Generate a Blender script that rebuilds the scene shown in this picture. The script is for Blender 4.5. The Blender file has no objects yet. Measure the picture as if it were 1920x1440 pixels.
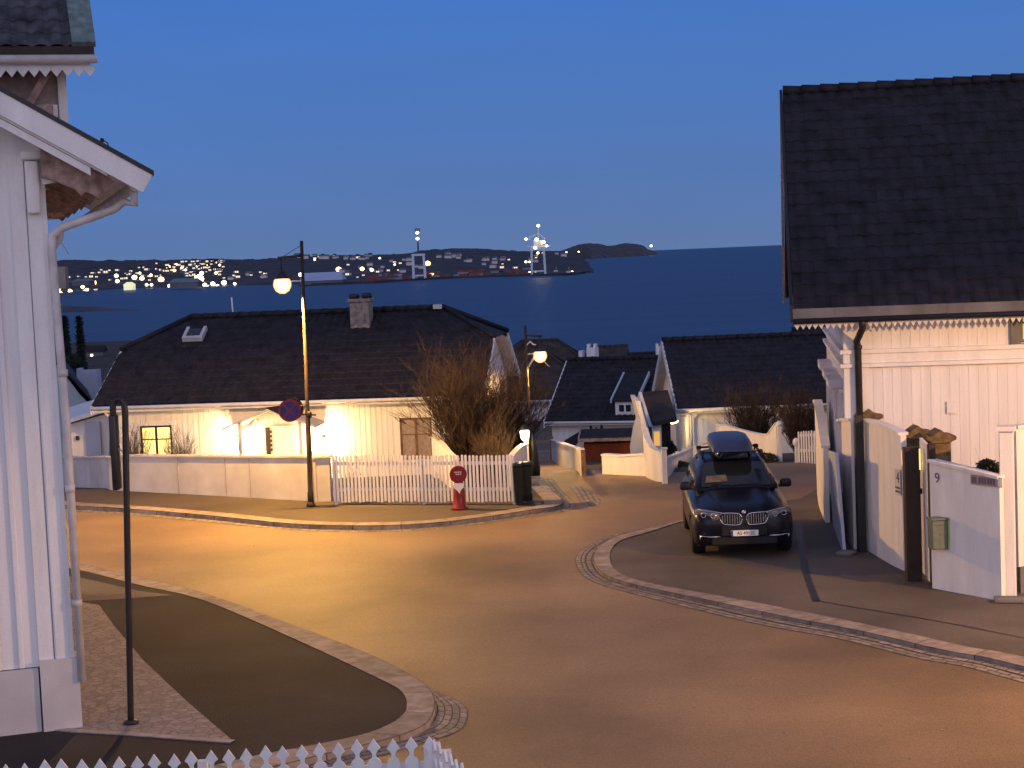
import bpy, bmesh, math, random
from mathutils import Vector, Matrix, noise
from mathutils.geometry import tessellate_polygon
R = math.radians
random.seed(7)
scene = bpy.context.scene
COL = scene.collection

# ------------------------------------------------------------------ camera
F, PX0, PY0 = 3200.0, 960.0, 720.0
PITCH, ROLL, CH = math.atan(240.8/3200), R(2.4), 6.0
cp, sp, cr, sr = math.cos(PITCH), math.sin(PITCH), math.cos(ROLL), math.sin(ROLL)
C0 = Vector((0, 0, CH))
RT, UP, FW = Vector((1, 0, 0)), Vector((0, sp, cp)), Vector((0, cp, -sp))
CX, CY = cr*RT - sr*UP, sr*RT + cr*UP
cam_d = bpy.data.cameras.new('camera'); cam = bpy.data.objects.new('camera', cam_d); COL.objects.link(cam)
m = Matrix.Identity(4)
for i, a in enumerate((CX, CY, -FW)):
    for j in range(3): m[j][i] = a[j]
m.translation = C0; cam.matrix_world = m
cam_d.sensor_width = 36; cam_d.lens = 36*F/1920; cam_d.clip_start = .5; cam_d.clip_end = 90000
scene.camera = cam
scene.view_settings.view_transform = 'Standard'; scene.view_settings.look = 'None'; scene.view_settings.exposure = 0
scene.render.resolution_x, scene.render.resolution_y = 1024, 768

# survey helpers: where a sight line meets the ground or a given depth
def ray(px, py): return (CX*(px-PX0) + CY*(PY0-py) + FW*F)
def at(px, py, Y):
    d = ray(px, py); return C0 + d*(Y/d.y)
KN = [(0, 0), (46.5, 0), (60, -1.45), (78, -3.0), (90, -3.85), (130, -7.5), (300, -18), (480, -23)]
def g(y):
    for (a, za), (b, zb) in zip(KN, KN[1:]):
        if y <= b: return za + (zb-za)*(y-a)/(b-a)
    return -23
def G(px, py, off=0.):
    d = ray(px, py); lo, hi = 1., 400.
    for _ in range(50):
        Y = (lo+hi)/2; p = C0 + d*(Y/d.y)
        if p.z > g(Y)+off: lo = Y
        else: hi = Y
    return p
def proj(p):
    v = p-C0; w = v.dot(FW); return PX0+F*v.dot(CX)/w, PY0-F*v.dot(CY)/w

# ------------------------------------------------------------------ materials
def mat(name, col, rough=.7, var=.12, scale=3., bump=0., bscale=40., spec=.3, metal=0., emit=None, es=0., fine=0., coat=0., stain=None, vmap=None):
    m = bpy.data.materials.new(name); m.use_nodes = True; nt = m.node_tree; b = nt.nodes['Principled BSDF']
    b.inputs['Roughness'].default_value = rough; b.inputs['Specular IOR Level'].default_value = spec
    b.inputs['Metallic'].default_value = metal; b.inputs['Coat Weight'].default_value = coat
    b.inputs['Base Color'].default_value = (*col, 1)
    if emit: b.inputs['Emission Color'].default_value = (*emit, 1); b.inputs['Emission Strength'].default_value = es
    tc = nt.nodes.new('ShaderNodeTexCoord')
    if var > 0:
        n = nt.nodes.new('ShaderNodeTexNoise'); n.inputs['Scale'].default_value = scale; n.inputs['Detail'].default_value = 6
        if vmap:
            mp = nt.nodes.new('ShaderNodeMapping'); mp.inputs['Scale'].default_value = vmap; nt.links.new(tc.outputs['Object'], mp.inputs[0]); nt.links.new(mp.outputs[0], n.inputs['Vector'])
        else: nt.links.new(tc.outputs['Object'], n.inputs['Vector'])
        r = nt.nodes.new('ShaderNodeValToRGB'); e = r.color_ramp.elements
        e[0].position, e[1].position = .3, .7
        e[0].color = (*[c*(1-var*1.6) for c in col], 1); e[1].color = (*[min(1, c*(1+var)) for c in col], 1)
        if stain: e[0].color = (*stain, 1)
        nt.links.new(n.outputs['Fac'], r.inputs['Fac']); out = r.outputs['Color']
        if fine > 0:
            n2 = nt.nodes.new('ShaderNodeTexNoise'); n2.inputs['Scale'].default_value = 38; n2.inputs['Detail'].default_value = 8; n2.inputs['Roughness'].default_value = .75
            nt.links.new(tc.outputs['Object'], n2.inputs['Vector'])
            mr = nt.nodes.new('ShaderNodeMapRange'); mr.inputs[1].default_value = .35; mr.inputs[2].default_value = .68
            mr.inputs[3].default_value = 1-fine; mr.inputs[4].default_value = 1+fine
            nt.links.new(n2.outputs['Fac'], mr.inputs[0])
            mx = nt.nodes.new('ShaderNodeMix'); mx.data_type = 'RGBA'; mx.blend_type = 'MULTIPLY'; mx.inputs[0].default_value = 1
            nt.links.new(out, mx.inputs[6]); nt.links.new(mr.outputs[0], mx.inputs[7]); out = mx.outputs[2]
        nt.links.new(out, b.inputs['Base Color'])
    if bump > 0:
        n = nt.nodes.new('ShaderNodeTexNoise'); n.inputs['Scale'].default_value = bscale; n.inputs['Detail'].default_value = 5
        nt.links.new(tc.outputs['Object'], n.inputs['Vector'])
        bp = nt.nodes.new('ShaderNodeBump'); bp.inputs['Strength'].default_value = bump; bp.inputs['Distance'].default_value = .02
        nt.links.new(n.outputs['Fac'], bp.inputs['Height']); nt.links.new(bp.outputs['Normal'], b.inputs['Normal'])
    return m
def setts(name, col, dark, sx, sy, rough=.75):
    m = mat(name, col, rough, 0); nt = m.node_tree; b = nt.nodes['Principled BSDF']
    uv = nt.nodes.new('ShaderNodeUVMap'); br = nt.nodes.new('ShaderNodeTexBrick')
    br.inputs['Scale'].default_value = 1; br.inputs['Brick Width'].default_value = sx; br.inputs['Row Height'].default_value = sy
    br.inputs['Mortar Size'].default_value = .014; br.inputs['Mortar Smooth'].default_value = .4
    br.inputs['Color1'].default_value = (*col, 1); br.inputs['Color2'].default_value = (*[c*.68 for c in col], 1); br.inputs['Mortar'].default_value = (*dark, 1)
    nt.links.new(uv.outputs[0], br.inputs['Vector'])
    n = nt.nodes.new('ShaderNodeTexNoise'); n.inputs['Scale'].default_value = 5; n.inputs['Detail'].default_value = 7
    tc = nt.nodes.new('ShaderNodeTexCoord'); nt.links.new(tc.outputs['Object'], n.inputs['Vector'])
    mr = nt.nodes.new('ShaderNodeMapRange'); mr.inputs[1].default_value = .3; mr.inputs[2].default_value = .7; mr.inputs[3].default_value = .6; mr.inputs[4].default_value = 1.2
    nt.links.new(n.outputs['Fac'], mr.inputs[0])
    mx = nt.nodes.new('ShaderNodeMix'); mx.data_type = 'RGBA'; mx.blend_type = 'MULTIPLY'; mx.inputs[0].default_value = 1
    nt.links.new(br.outputs['Color'], mx.inputs[6]); nt.links.new(mr.outputs[0], mx.inputs[7]); nt.links.new(mx.outputs[2], b.inputs['Base Color'])
    bp = nt.nodes.new('ShaderNodeBump'); bp.inputs['Strength'].default_value = .5; bp.inputs['Distance'].default_value = .02; bp.invert = True
    nt.links.new(br.outputs['Fac'], bp.inputs['Height']); nt.links.new(bp.outputs['Normal'], b.inputs['Normal'])
    return m
def cobble(name, col):
    m = mat(name, col, .8, 0); nt = m.node_tree; b = nt.nodes['Principled BSDF']
    tc = nt.nodes.new('ShaderNodeTexCoord'); v = nt.nodes.new('ShaderNodeTexVoronoi'); v.feature = 'DISTANCE_TO_EDGE'; v.inputs['Scale'].default_value = 7
    v2 = nt.nodes.new('ShaderNodeTexVoronoi'); v2.inputs['Scale'].default_value = 7
    nt.links.new(tc.outputs['Object'], v.inputs['Vector']); nt.links.new(tc.outputs['Object'], v2.inputs['Vector'])
    r = nt.nodes.new('ShaderNodeValToRGB'); r.color_ramp.elements[0].color = (*[c*.6 for c in col], 1); r.color_ramp.elements[1].position = .12; r.color_ramp.elements[1].color = (*col, 1)
    nt.links.new(v.outputs['Distance'], r.inputs['Fac'])
    mr = nt.nodes.new('ShaderNodeMapRange'); mr.inputs[3].default_value = .75; mr.inputs[4].default_value = 1.2
    nt.links.new(v2.outputs['Color'], mr.inputs[0])
    mx = nt.nodes.new('ShaderNodeMix'); mx.data_type = 'RGBA'; mx.blend_type = 'MULTIPLY'; mx.inputs[0].default_value = 1
    nt.links.new(r.outputs['Color'], mx.inputs[6]); nt.links.new(mr.outputs[0], mx.inputs[7]); nt.links.new(mx.outputs[2], b.inputs['Base Color'])
    bp = nt.nodes.new('ShaderNodeBump'); bp.inputs['Strength'].default_value = .5; bp.inputs['Distance'].default_value = .02
    nt.links.new(r.outputs['Color'], bp.inputs['Height']); nt.links.new(bp.outputs['Normal'], b.inputs['Normal'])
    return m
M = {}
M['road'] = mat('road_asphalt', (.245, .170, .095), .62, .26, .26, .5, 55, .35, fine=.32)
M['walk'] = mat('pavement_asphalt', (.085, .070, .062), .75, .2, .35, .5, 55, .25, fine=.35)
M['walk_pale'] = mat('worn_asphalt', (.125, .105, .09), .75, .2, .5, .5, 55, .25, fine=.3)
M['seam'] = mat('tar_seam', (.03, .028, .028), .5, .2, 3)
M['walk_dark'] = mat('dark_pavement_asphalt', (.025, .0225, .024), .85, .3, .6, .5, 55, .25, fine=.4)
M['crack'] = mat('road_crack', (.10, .075, .055), .7, .2, 3)
M['patch'] = mat('asphalt_patch', (.155, .115, .086), .7, .2, .8, .5, 55, .3, fine=.35)
M['granite'] = mat('kerb_granite', (.33, .28, .25), .7, .22, 2.5, .4, 60, .3, fine=.3)
M['kerbstone'] = setts('kerb_stones', (.34, .285, .25), (.10, .085, .07), 1.05, 3.0)
M['setts'] = setts('granite_setts', (.30, .26, .23), (.05, .045, .04), .24, .13)
M['cobble'] = cobble('cobbles', (.26, .22, .20))
M['white'] = mat('white_paint', (.76, .75, .75), .55, .06, 1.6, .15, 25, .3, stain=(.66, .65, .64), vmap=(2.5, 2.5, .5), fine=.05)
M['white_wall'] = mat('white_boards', (.75, .74, .75), .6, .06, 1.6, .15, 18, .25, stain=(.66, .65, .655), vmap=(3, 3, .22), fine=.05)
M['white_rough'] = mat('whitewashed_render', (.58, .56, .56), .8, .12, 1.1, .15, 30, .2, stain=(.44, .42, .42))
M['blueish'] = mat('pale_blue_and_shaded_white', (.42, .46, .58), .6, .08, 1)  # pale blue; on the white shed its blue shade is put into the colour
M['roof'] = mat('dark_glazed_tiles', (.017, .0145, .020), .65, .40, 2.6, .2, 30, .3)
M['roof_brown'] = mat('brown_tiles', (.05, .038, .035), .7, .3, 1.2, .2, 20, .2)
M['roof_moss'] = mat('weathered_tiles', (.055, .055, .065), .7, .5, 4, .3, 30, .3, stain=(.02, .02, .028))
M['lead'] = mat('greened_metal_flashing', (.14, .20, .20), .6, .3, 6)
M['black'] = mat('black_painted_metal', (.018, .017, .02), .45, .2, 6, spec=.4)
M['darkbrown'] = mat('dark_brown_wood', (.035, .022, .018), .6, .2, 5)
M['brown'] = mat('brown_wood', (.16, .09, .06), .7, .3, 6, .2)
M['soffit'] = mat('pale_brown_timber', (.36, .25, .22), .75, .3, 8, .3)  # even brown with noise variation
M['gold'] = mat('ochre_stone', (.15, .10, .045), .7, .3, 9, .4)
M['grey'] = mat('grey_render', (.16, .155, .16), .85, .2, 2, .4, 10)
M['brick'] = mat('chimney_brick', (.30, .25, .22), .85, .3, 9, .4, 25)
M['red'] = mat('red_painted_wood', (.15, .03, .022), .65, .2, 3, .2)
M['redplastic'] = mat('red_plastic', (.20, .018, .018), .4, .12, 4)
M['bin'] = mat('green_black_plastic', (.006, .011, .010), .45, .2, 4)
M['green'] = mat('green_plastic', (.02, .15, .05), .45, .1, 4)
M['lime'] = mat('lime_plastic', (.27, .38, .06), .45, .1, 4)
M['greygreen'] = mat('grey_green_metal', (.13, .16, .13), .5, .15, 8)
M['blue'] = mat('sign_blue', (.014, .025, .17), .45, .06, 8)
M['signred'] = mat('sign_red', (.17, .012, .022), .45, .06, 8)
M['zinc'] = mat('pale_pipe_metal', (.55, .53, .53), .45, .12, 5, spec=.4)
M['glass'] = mat('dark_window_glass', (.02, .025, .035), .08, 0, spec=.6)
M['curtain'] = mat('lace_curtain', (.32, .26, .24), .8, .15, 9)
M['litpane'] = mat('lit_window', (.5, .35, .15), .3, .3, 3, emit=(1., .52, .13), es=.75)
M['litpane2'] = mat('bright_lit_window', (.6, .5, .2), .3, .3, 3, emit=(1., .75, .25), es=1.3)
M['bulb'] = mat('sodium_lamp_glass', (1, .8, .4), .4, 0, emit=(1., .60, .20), es=3.2)
def hot_core(m, core, edge):      # glow falloff painted into the emission: hot middle, saturated towards the rim
    nt = m.node_tree; b = nt.nodes['Principled BSDF']; lw = nt.nodes.new('ShaderNodeLayerWeight'); lw.inputs[0].default_value = .35
    r = nt.nodes.new('ShaderNodeValToRGB'); e = r.color_ramp.elements; e[0].position = .12; e[0].color = (*core, 1); e[1].position = .62; e[1].color = (*edge, 1)
    nt.links.new(lw.outputs['Facing'], r.inputs[0]); nt.links.new(r.outputs[0], b.inputs['Emission Color'])
hot_core(M['bulb'], (1, .70, .30), (.55, .17, .010))
M['bulb2'] = mat('warm_lamp_glass', (1, .85, .5), .4, 0, emit=(1., .74, .36), es=8)
M['twig'] = mat('bare_twigs', (.050, .034, .028), .85, .4, 3)
M['twig_pale'] = mat('pale_twigs', (.10, .07, .05), .85, .4, 3)
M['evergreen'] = mat('dark_evergreen', (.014, .022, .016), .9, .4, 3)
M['shrub'] = mat('garden_shrub', (.05, .05, .02), .9, .4, 6)
M['earth'] = mat('ground_cover', (.055, .045, .034), .95, .35, .25, .4, 8)
M['hill'] = mat('wooded_hill', (.045, .044, .058), .95, .35, .02, 0)
M['rock'] = mat('headland_rock', (.075, .07, .08), .95, .3, .02)
M['quay'] = mat('quay_concrete', (.05, .05, .065), .9, .25, .02)
M['carpaint'] = mat('dark_blue_car_paint', (.004, .005, .014), .30, .2, 1.2, spec=.22, coat=.12)
M['carblack'] = mat('black_car_plastic', (.012, .012, .013), .5, .1, 8)
M['chrome'] = mat('chrome', (.62, .62, .66), .22, 0, metal=1.)
M['tyre'] = mat('tyre_rubber', (.014, .014, .014), .85, .2, 8)
M['rim'] = mat('alloy_rim', (.30, .30, .33), .35, 0, metal=1.)
M['carglass'] = mat('car_glass', (.012, .015, .018), .05, 0, spec=.7)
M['lens'] = mat('headlight_lens', (.15, .15, .17), .12, .2, 20, spec=.7)
M['seat'] = mat('cabin_beige', (.16, .125, .09), .8, .2, 6)
M['plate'] = mat('number_plate_white', (.75, .75, .76), .45, 0)
M['ink'] = mat('black_ink', (.015, .015, .015), .6, 0)
M['paleink'] = mat('pale_ink', (.6, .5, .5), .6, 0)
M['greyink'] = mat('grey_ink', (.12, .10, .13), .6, 0)
M['crane'] = mat('pale_crane_steel', (.46, .56, .68), .6, .1, .1)
M['farwhite'] = mat('far_white_walls', (.5, .48, .5), .8, .1, .05)
M['fargrey'] = mat('far_grey_walls', (.12, .12, .15), .8, .1, .05)
M['slate'] = mat('blue_grey_boards', (.33, .40, .46), .7, .12, .6)
M['farteal'] = mat('far_teal_roof', (.12, .20, .24), .8, .1, .05)
M['farblue'] = mat('far_pale_blue_roof', (.34, .42, .62), .8, .1, .02)
M['farcream'] = mat('far_self_lit_wall', (.7, .7, .5), .8, .1, .05, emit=(1., .95, .55), es=.65)  # lit wall imitated by emission in the material; no floodlight there
M['farcont'] = mat('rust_red_container', (.20, .055, .05), .8, .2, .2)
M['farcont2'] = mat('grey_container', (.22, .22, .26), .8, .2, .2)
M['farcont3'] = mat('dark_blue_container', (.06, .08, .16), .8, .2, .2)
M['fl_warm'] = mat('far_warm_light', (1, .8, .4), .5, 0, emit=(1., .66, .26), es=9.0)
M['fl_orange'] = mat('far_orange_light', (1, .7, .3), .5, 0, emit=(1., .46, .15), es=6.0)
M['fl_white'] = mat('far_white_light', (1, 1, .9), .5, 0, emit=(1., .88, .60), es=5.0)
M['fl_glow'] = mat('far_lit_windows', (1, .9, .6), .5, 0, emit=(1., .80, .50), es=1.1)

# ------------------------------------------------------------------ mesh builder
class MB:
    def __init__(s): s.v = []; s.f = []; s.mi = []; s.cur = 0; s.uv = None; s.sm = []
        
    def add(s, vs, fs, sm=False):
        o = len(s.v); s.v += [tuple(v) for v in vs]
        for f in fs: s.f.append([i+o for i in f]); s.mi.append(s.cur); s.sm.append(sm)
        return s
    def box(s, x0, x1, y0, y1, z0, z1, mtx=None):
        vs = [Vector((x, y, z)) for z in (z0, z1) for y in (y0, y1) for x in (x0, x1)]
        if mtx: vs = [mtx @ v for v in vs]
        return s.add(vs, [(0, 2, 3, 1), (4, 5, 7, 6), (0, 1, 5, 4), (2, 6, 7, 3), (0, 4, 6, 2), (1, 3, 7, 5)])
    def bevbox(s, x0, x1, y0, y1, z0, z1, b=.03, seg=2, mtx=None, sm=True):
        bm = bmesh.new(); bmesh.ops.create_cube(bm, size=1)
        for v in bm.verts: v.co = Vector(((x0+x1)/2+v.co.x*(x1-x0), (y0+y1)/2+v.co.y*(y1-y0), (z0+z1)/2+v.co.z*(z1-z0)))
        bmesh.ops.bevel(bm, geom=bm.edges[:], offset=b, segments=seg, affect='EDGES', profile=.5)
        bm.verts.index_update()
        vs = [v.co.copy() for v in bm.verts]
        if mtx: vs = [mtx @ v for v in vs]
        s.add(vs, [[v.index for v in f.verts] for f in bm.faces], sm); bm.free(); return s
    def tube(s, pts, r, n=8, cap=True, sm=True):
        pts = [Vector(p) for p in pts]; rs = r if isinstance(r, (list, tuple)) else [r]*len(pts); vs = []
        t0 = (pts[1]-pts[0]).normalized(); a = t0.orthogonal().normalized()
        for i, p in enumerate(pts):
            t = (pts[min(i+1, len(pts)-1)]-pts[max(i-1, 0)]).normalized()
            a = (a-t*a.dot(t)).normalized(); b = t.cross(a)
            for k in range(n):
                w = 2*math.pi*k/n; vs.append(p+(a*math.cos(w)+b*math.sin(w))*rs[i])
        fs = [(i*n+k, i*n+(k+1) % n, (i+1)*n+(k+1) % n, (i+1)*n+k) for i in range(len(pts)-1) for k in range(n)]
        s.add(vs, fs, sm)
        if cap:
            o = len(s.v)-len(vs)
            for f in ([o+k for k in range(n)][::-1], [o+(len(pts)-1)*n+k for k in range(n)]): s.f.append(f); s.mi.append(s.cur); s.sm.append(False)
        return s
    def lathe(s, prof, n=16, c=(0, 0, 0), sm=True, mtx=None):
        c = Vector(c); vs = [c+Vector((r*math.cos(2*math.pi*k/n), r*math.sin(2*math.pi*k/n), z)) for r, z in prof for k in range(n)]
        if mtx: vs = [mtx @ v for v in vs]
        fs = [(i*n+k, i*n+(k+1) % n, (i+1)*n+(k+1) % n, (i+1)*n+k) for i in range(len(prof)-1) for k in range(n)]
        fs += [[k for k in range(n)][::-1], [(len(prof)-1)*n+k for k in range(n)]]
        return s.add(vs, fs, sm)
    def prism(s, poly, d, mtx=None):   # poly in local xz, extruded along +y by d
        n = len(poly); vs = [Vector((x, 0, z)) for x, z in poly]+[Vector((x, d, z)) for x, z in poly]
        if mtx: vs = [mtx @ v for v in vs]
        tri = tessellate_polygon([[Vector((x, z, 0)) for x, z in poly]])
        fs = [tuple(t) for t in tri]+[tuple(i+n for i in t[::-1]) for t in tri]+[(i, i+n, (i+1) % n+n, (i+1) % n) for i in range(n)]
        return s.add(vs, fs)
    def blob(s, c, r, sub=2, amp=.15, sc=2., squash=(1, 1, 1)):
        bm = bmesh.new(); bmesh.ops.create_icosphere(bm, subdivisions=sub, radius=1); c = Vector(c)
        vs = [c+Vector([v.co[i]*squash[i] for i in range(3)])*r*(1+amp*noise.noise(v.co*sc+c)) for v in bm.verts]
        s.add(vs, [[v.index for v in f.verts] for f in bm.faces], True); bm.free(); return s
    def xf(s, mtx): s.v = [tuple(mtx @ Vector(v)) for v in s.v]; return s
    def mesh(s, name, mats, fixn=True):
        me = bpy.data.meshes.new(name); me.from_pydata(s.v, [], s.f)
        for mm in (mats if isinstance(mats, (list, tuple)) else [mats]): me.materials.append(mm)
        me.polygons.foreach_set('material_index', s.mi); me.polygons.foreach_set('use_smooth', s.sm)
        if s.uv:
            l = me.uv_layers.new(name='UVMap')
            for p in me.polygons:
                for li in p.loop_indices: l.data[li].uv = s.uv[me.loops[li].vertex_index]
        if fixn:
            bm = bmesh.new(); bm.from_mesh(me); bmesh.ops.recalc_face_normals(bm, faces=bm.faces[:]); bm.to_mesh(me); bm.free()
        me.update(); return me
def tag(o, label=None, cat=None, group=None, kind=None):
    for k, v in (('label', label), ('category', cat), ('group', group), ('kind', kind)):
        if v: o[k] = v
    return o
def thing(name, label, cat, loc=(0, 0, 0), rz=0, group=None):
    o = bpy.data.objects.new(name, None); COL.objects.link(o); o.location = loc; o.rotation_euler.z = rz; o.empty_display_size = .3
    return tag(o, label, cat, group)
def part(par, name, mb, mats, label=None, fixn=True):
    o = bpy.data.objects.new(name, mb.mesh(name, mats, fixn)); COL.objects.link(o)
    if par: o.parent = par
    if label: o['label'] = label
    return o
def solo(name, label, cat, mb, mats, loc=(0, 0, 0), rz=0, group=None):
    o = part(None, name, mb, mats); o.location = loc; o.rotation_euler.z = rz; return tag(o, label, cat, group)
def struct(name, mb, mats, label=None, fixn=True):
    o = part(None, name, mb, mats, fixn=fixn); o['kind'] = 'structure'
    if label: o['label'] = label
    return o
def kids(o): return [c for c in bpy.data.objects if c.parent == o]
def dup(root, loc, rz=None, label=None, scale=None):
    def rec(o, par):
        c = o.copy(); COL.objects.link(c); c.parent = par
        for ch in kids(o): rec(ch, c)
        return c
    r = rec(root, None); r.location = loc
    if rz is not None: r.rotation_euler.z = rz
    if scale: r.scale = (scale,)*3
    if label: r['label'] = label
    return r
def text_part(par, name, body, size, mtx, m, align='CENTER'):
    cu = bpy.data.curves.new('t', 'FONT'); cu.body = body; cu.size = size; cu.align_x = align; cu.align_y = 'CENTER'; cu.extrude = .002
    t = bpy.data.objects.new('t', cu); COL.objects.link(t); bpy.context.view_layer.update()
    me = bpy.data.meshes.new_from_object(t.evaluated_get(bpy.context.evaluated_depsgraph_get()))
    bpy.data.objects.remove(t); me.transform(mtx); me.materials.clear(); me.materials.append(m); me.name = name
    o = bpy.data.objects.new(name, me); COL.objects.link(o); o.parent = par; return o
FACE = Matrix(((1, 0, 0, 0), (0, 0, -1, 0), (0, 1, 0, 0), (0, 0, 0, 1)))   # text xy -> xz facing -y
def spline(pts, step=.25):
    P = [Vector(p) for p in pts]; out = []
    for i in range(len(P)-1):
        p0, p1, p2, p3 = P[max(i-1, 0)], P[i], P[i+1], P[min(i+2, len(P)-1)]
        n = max(2, int((p2-p1).length/step))
        for k in range(n):
            t = k/n; out.append(.5*((2*p1)+(p2-p0)*t+(2*p0-5*p1+4*p2-p3)*t*t+(3*p1-p0-3*p2+p3)*t**3))
    return out+[P[-1]]
def resample(pts, n):
    L = [0]
    for a, b in zip(pts, pts[1:]): L.append(L[-1]+(b-a).length)
    out = []; j = 0
    for i in range(n):
        d = L[-1]*i/(n-1)
        while j < len(L)-2 and L[j+1] < d: j += 1
        t = (d-L[j])/max(1e-9, L[j+1]-L[j]); out.append(pts[j].lerp(pts[j+1], min(1, t)))
    return out
def strip(name, A, B, off, m, thick=0., label=None):      # ribbon between two curves laid on the ground
    n = len(A); mb = MB(); mb.uv = []; L = 0
    for i in range(n):
        if i: L += ((A[i]+B[i])/2-(A[i-1]+B[i-1])/2).length
        for p, w in ((A[i], 0), (B[i], (A[i]-B[i]).length)):
            mb.v.append((p.x, p.y, g(p.y)+off)); mb.uv.append((L, w))
    for i in range(n-1): mb.f.append((2*i, 2*i+1, 2*i+3, 2*i+2)); mb.mi.append(0); mb.sm.append(False)
    if thick:
        for side in (0, 1):
            o = len(mb.v)
            for i in range(n):
                p = (A, B)[side][i]; x = mb.uv[2*i]
                mb.v += [(p.x, p.y, g(p.y)+off), (p.x, p.y, g(p.y)+off-thick)]; mb.uv += [(x[0], 0), (x[0], .1)]
            for i in range(n-1): mb.f.append((o+2*i, o+2*i+1, o+2*i+3, o+2*i+2)); mb.mi.append(0); mb.sm.append(False)
    return struct(name, mb, m, label)
def offset(c, d):
    out = []
    for i, p in enumerate(c):
        t = (c[min(i+1, len(c)-1)]-c[max(i-1, 0)]); t.z = 0; t.normalize(); out.append(p+Vector((-t.y, t.x, 0))*d)
    return out
def sheet(name, pts, off, m, label=None):
    bm = bmesh.new(); vs = [bm.verts.new((p.x, p.y, 0)) for p in pts]
    for t in tessellate_polygon([[Vector((p.x, p.y, 0)) for p in pts]]):
        try: bm.faces.new([vs[i] for i in t])
        except ValueError: pass
    for y, _ in KN[1:5]: bmesh.ops.bisect_plane(bm, geom=bm.verts[:]+bm.edges[:]+bm.faces[:], plane_co=(0, y, 0), plane_no=(0, 1, 0))
    for v in bm.verts: v.co.z = g(v.co.y)+off
    for f in bm.faces:
        f.normal_update()
        if f.normal.z < 0: f.normal_flip()
    me = bpy.data.meshes.new(name); bm.to_mesh(me); bm.free(); me.materials.append(m)
    o = bpy.data.objects.new(name, me); COL.objects.link(o); o['kind'] = 'structure'
    if label: o['label'] = label
    return o
def P(*l, off=0.): return [G(x, y, off) for x, y in l]
# ================================================================== GROUND
SEA = -24.0
def terrain():
    ys = [-60, -20, 0, 20, 46.5, 60, 78, 90, 110, 130, 180, 240, 300, 380, 480, 520, 600, 700, 740, 790]
    xs = [-900, -600, -400, -300, -240, -200, -170, -140, -110, -80, -55, -30, -12, 0, 12, 30, 60, 100, 200, 500]
    mb = MB()
    for y in ys:
        for x in xs:
            shore = 480 + 260*min(1, max(0, (-x-35)/70)) + (18*noise.noise(Vector((x*.02, 0, 3))) if y > 300 else 0)
            if y <= 300: z = g(y)
            else:
                t = (y-300)/(shore-300); z = -18-5.5*t if t < 1 else -23.5-4*(t-1)*6
            if y > 100 and x < -40: z += 1.5*noise.noise(Vector((x*.02, y*.02, 1)))
            mb.v.append((x, y, z))
    n = len(xs)
    for j in range(len(ys)-1):
        for i in range(n-1): mb.f.append((j*n+i, j*n+i+1, (j+1)*n+i+1, (j+1)*n+i)); mb.mi.append(0); mb.sm.append(False)
    return mb
struct('ground', terrain(), M['earth'])
# sea
def sea_mat():
    m = mat('sea_water', (.028, .045, .13), .34, 0, spec=.09); nt = m.node_tree; b = nt.nodes['Principled BSDF']
    tc = nt.nodes.new('ShaderNodeTexCoord'); mp = nt.nodes.new('ShaderNodeMapping'); mp.inputs['Scale'].default_value = (.004, .016, 1)
    nt.links.new(tc.outputs['Object'], mp.inputs[0])
    n = nt.nodes.new('ShaderNodeTexNoise'); n.inputs['Scale'].default_value = 1; n.inputs['Detail'].default_value = 9; n.inputs['Roughness'].default_value = .68
    nt.links.new(mp.outputs[0], n.inputs['Vector'])
    r = nt.nodes.new('ShaderNodeValToRGB'); e = r.color_ramp.elements
    e[0].position, e[1].position = .36, .66; e[0].color = (.002, .008, .040, 1); e[1].color = (.012, .032, .105, 1)
    nt.links.new(n.outputs['Fac'], r.inputs[0]); nt.links.new(r.outputs[0], b.inputs['Base Color'])
    mp2 = nt.nodes.new('ShaderNodeMapping'); mp2.inputs['Scale'].default_value = (.25, .6, 1); nt.links.new(tc.outputs['Object'], mp2.inputs[0])
    n2 = nt.nodes.new('ShaderNodeTexNoise'); n2.inputs['Scale'].default_value = 1; n2.inputs['Detail'].default_value = 6; nt.links.new(mp2.outputs[0], n2.inputs['Vector'])
    bp = nt.nodes.new('ShaderNodeBump'); bp.inputs['Strength'].default_value = .6; bp.inputs['Distance'].default_value = .6
    nt.links.new(n2.outputs['Fac'], bp.inputs['Height']); nt.links.new(bp.outputs[0], b.inputs['Normal'])
    return m
mb = MB(); ys = [150, 400, 900, 2000, 4500, 10000, 22000, 60000]
for y in ys: mb.v += [(-y*1.5-800, y, SEA), (y*1.5+800, y, SEA)]
mb.f = [(2*i, 2*i+1, 2*i+3, 2*i+2) for i in range(len(ys)-1)]; mb.mi = [0]*len(mb.f); mb.sm = [False]*len(mb.f)
struct('sea', mb, sea_mat())

# road carriageway: flat sheet over the crossing and the lane going down
road = P((-900, 1440), (-900, 905), (105, 905), (600, 935), (940, 930), (1008, 905), (1000, 880), (1008, 845), (1000, 822), (1036, 822), (1045, 850), (1100, 882),
         (1210, 888), (1300, 885), (1330, 872), (1560, 872), (1600, 960), (1700, 1060), (2500, 1100), (2700, 1440))
road = [Vector((-16, 8, 0))] + [Vector((-16, 47, 0))] + road[2:19] + [Vector((20, 8, 0))]
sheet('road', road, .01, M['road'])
# cross drains and worn strips in the lane
A = resample(spline(P((1068, 912), (1080, 928), (1090, 944), (1102, 950))), 14); B = resample(spline(P((1085, 911), (1102, 922), (1124, 936), (1128, 946))), 14)
strip('gutter_setts', A, B, .016, M['setts'])
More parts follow.
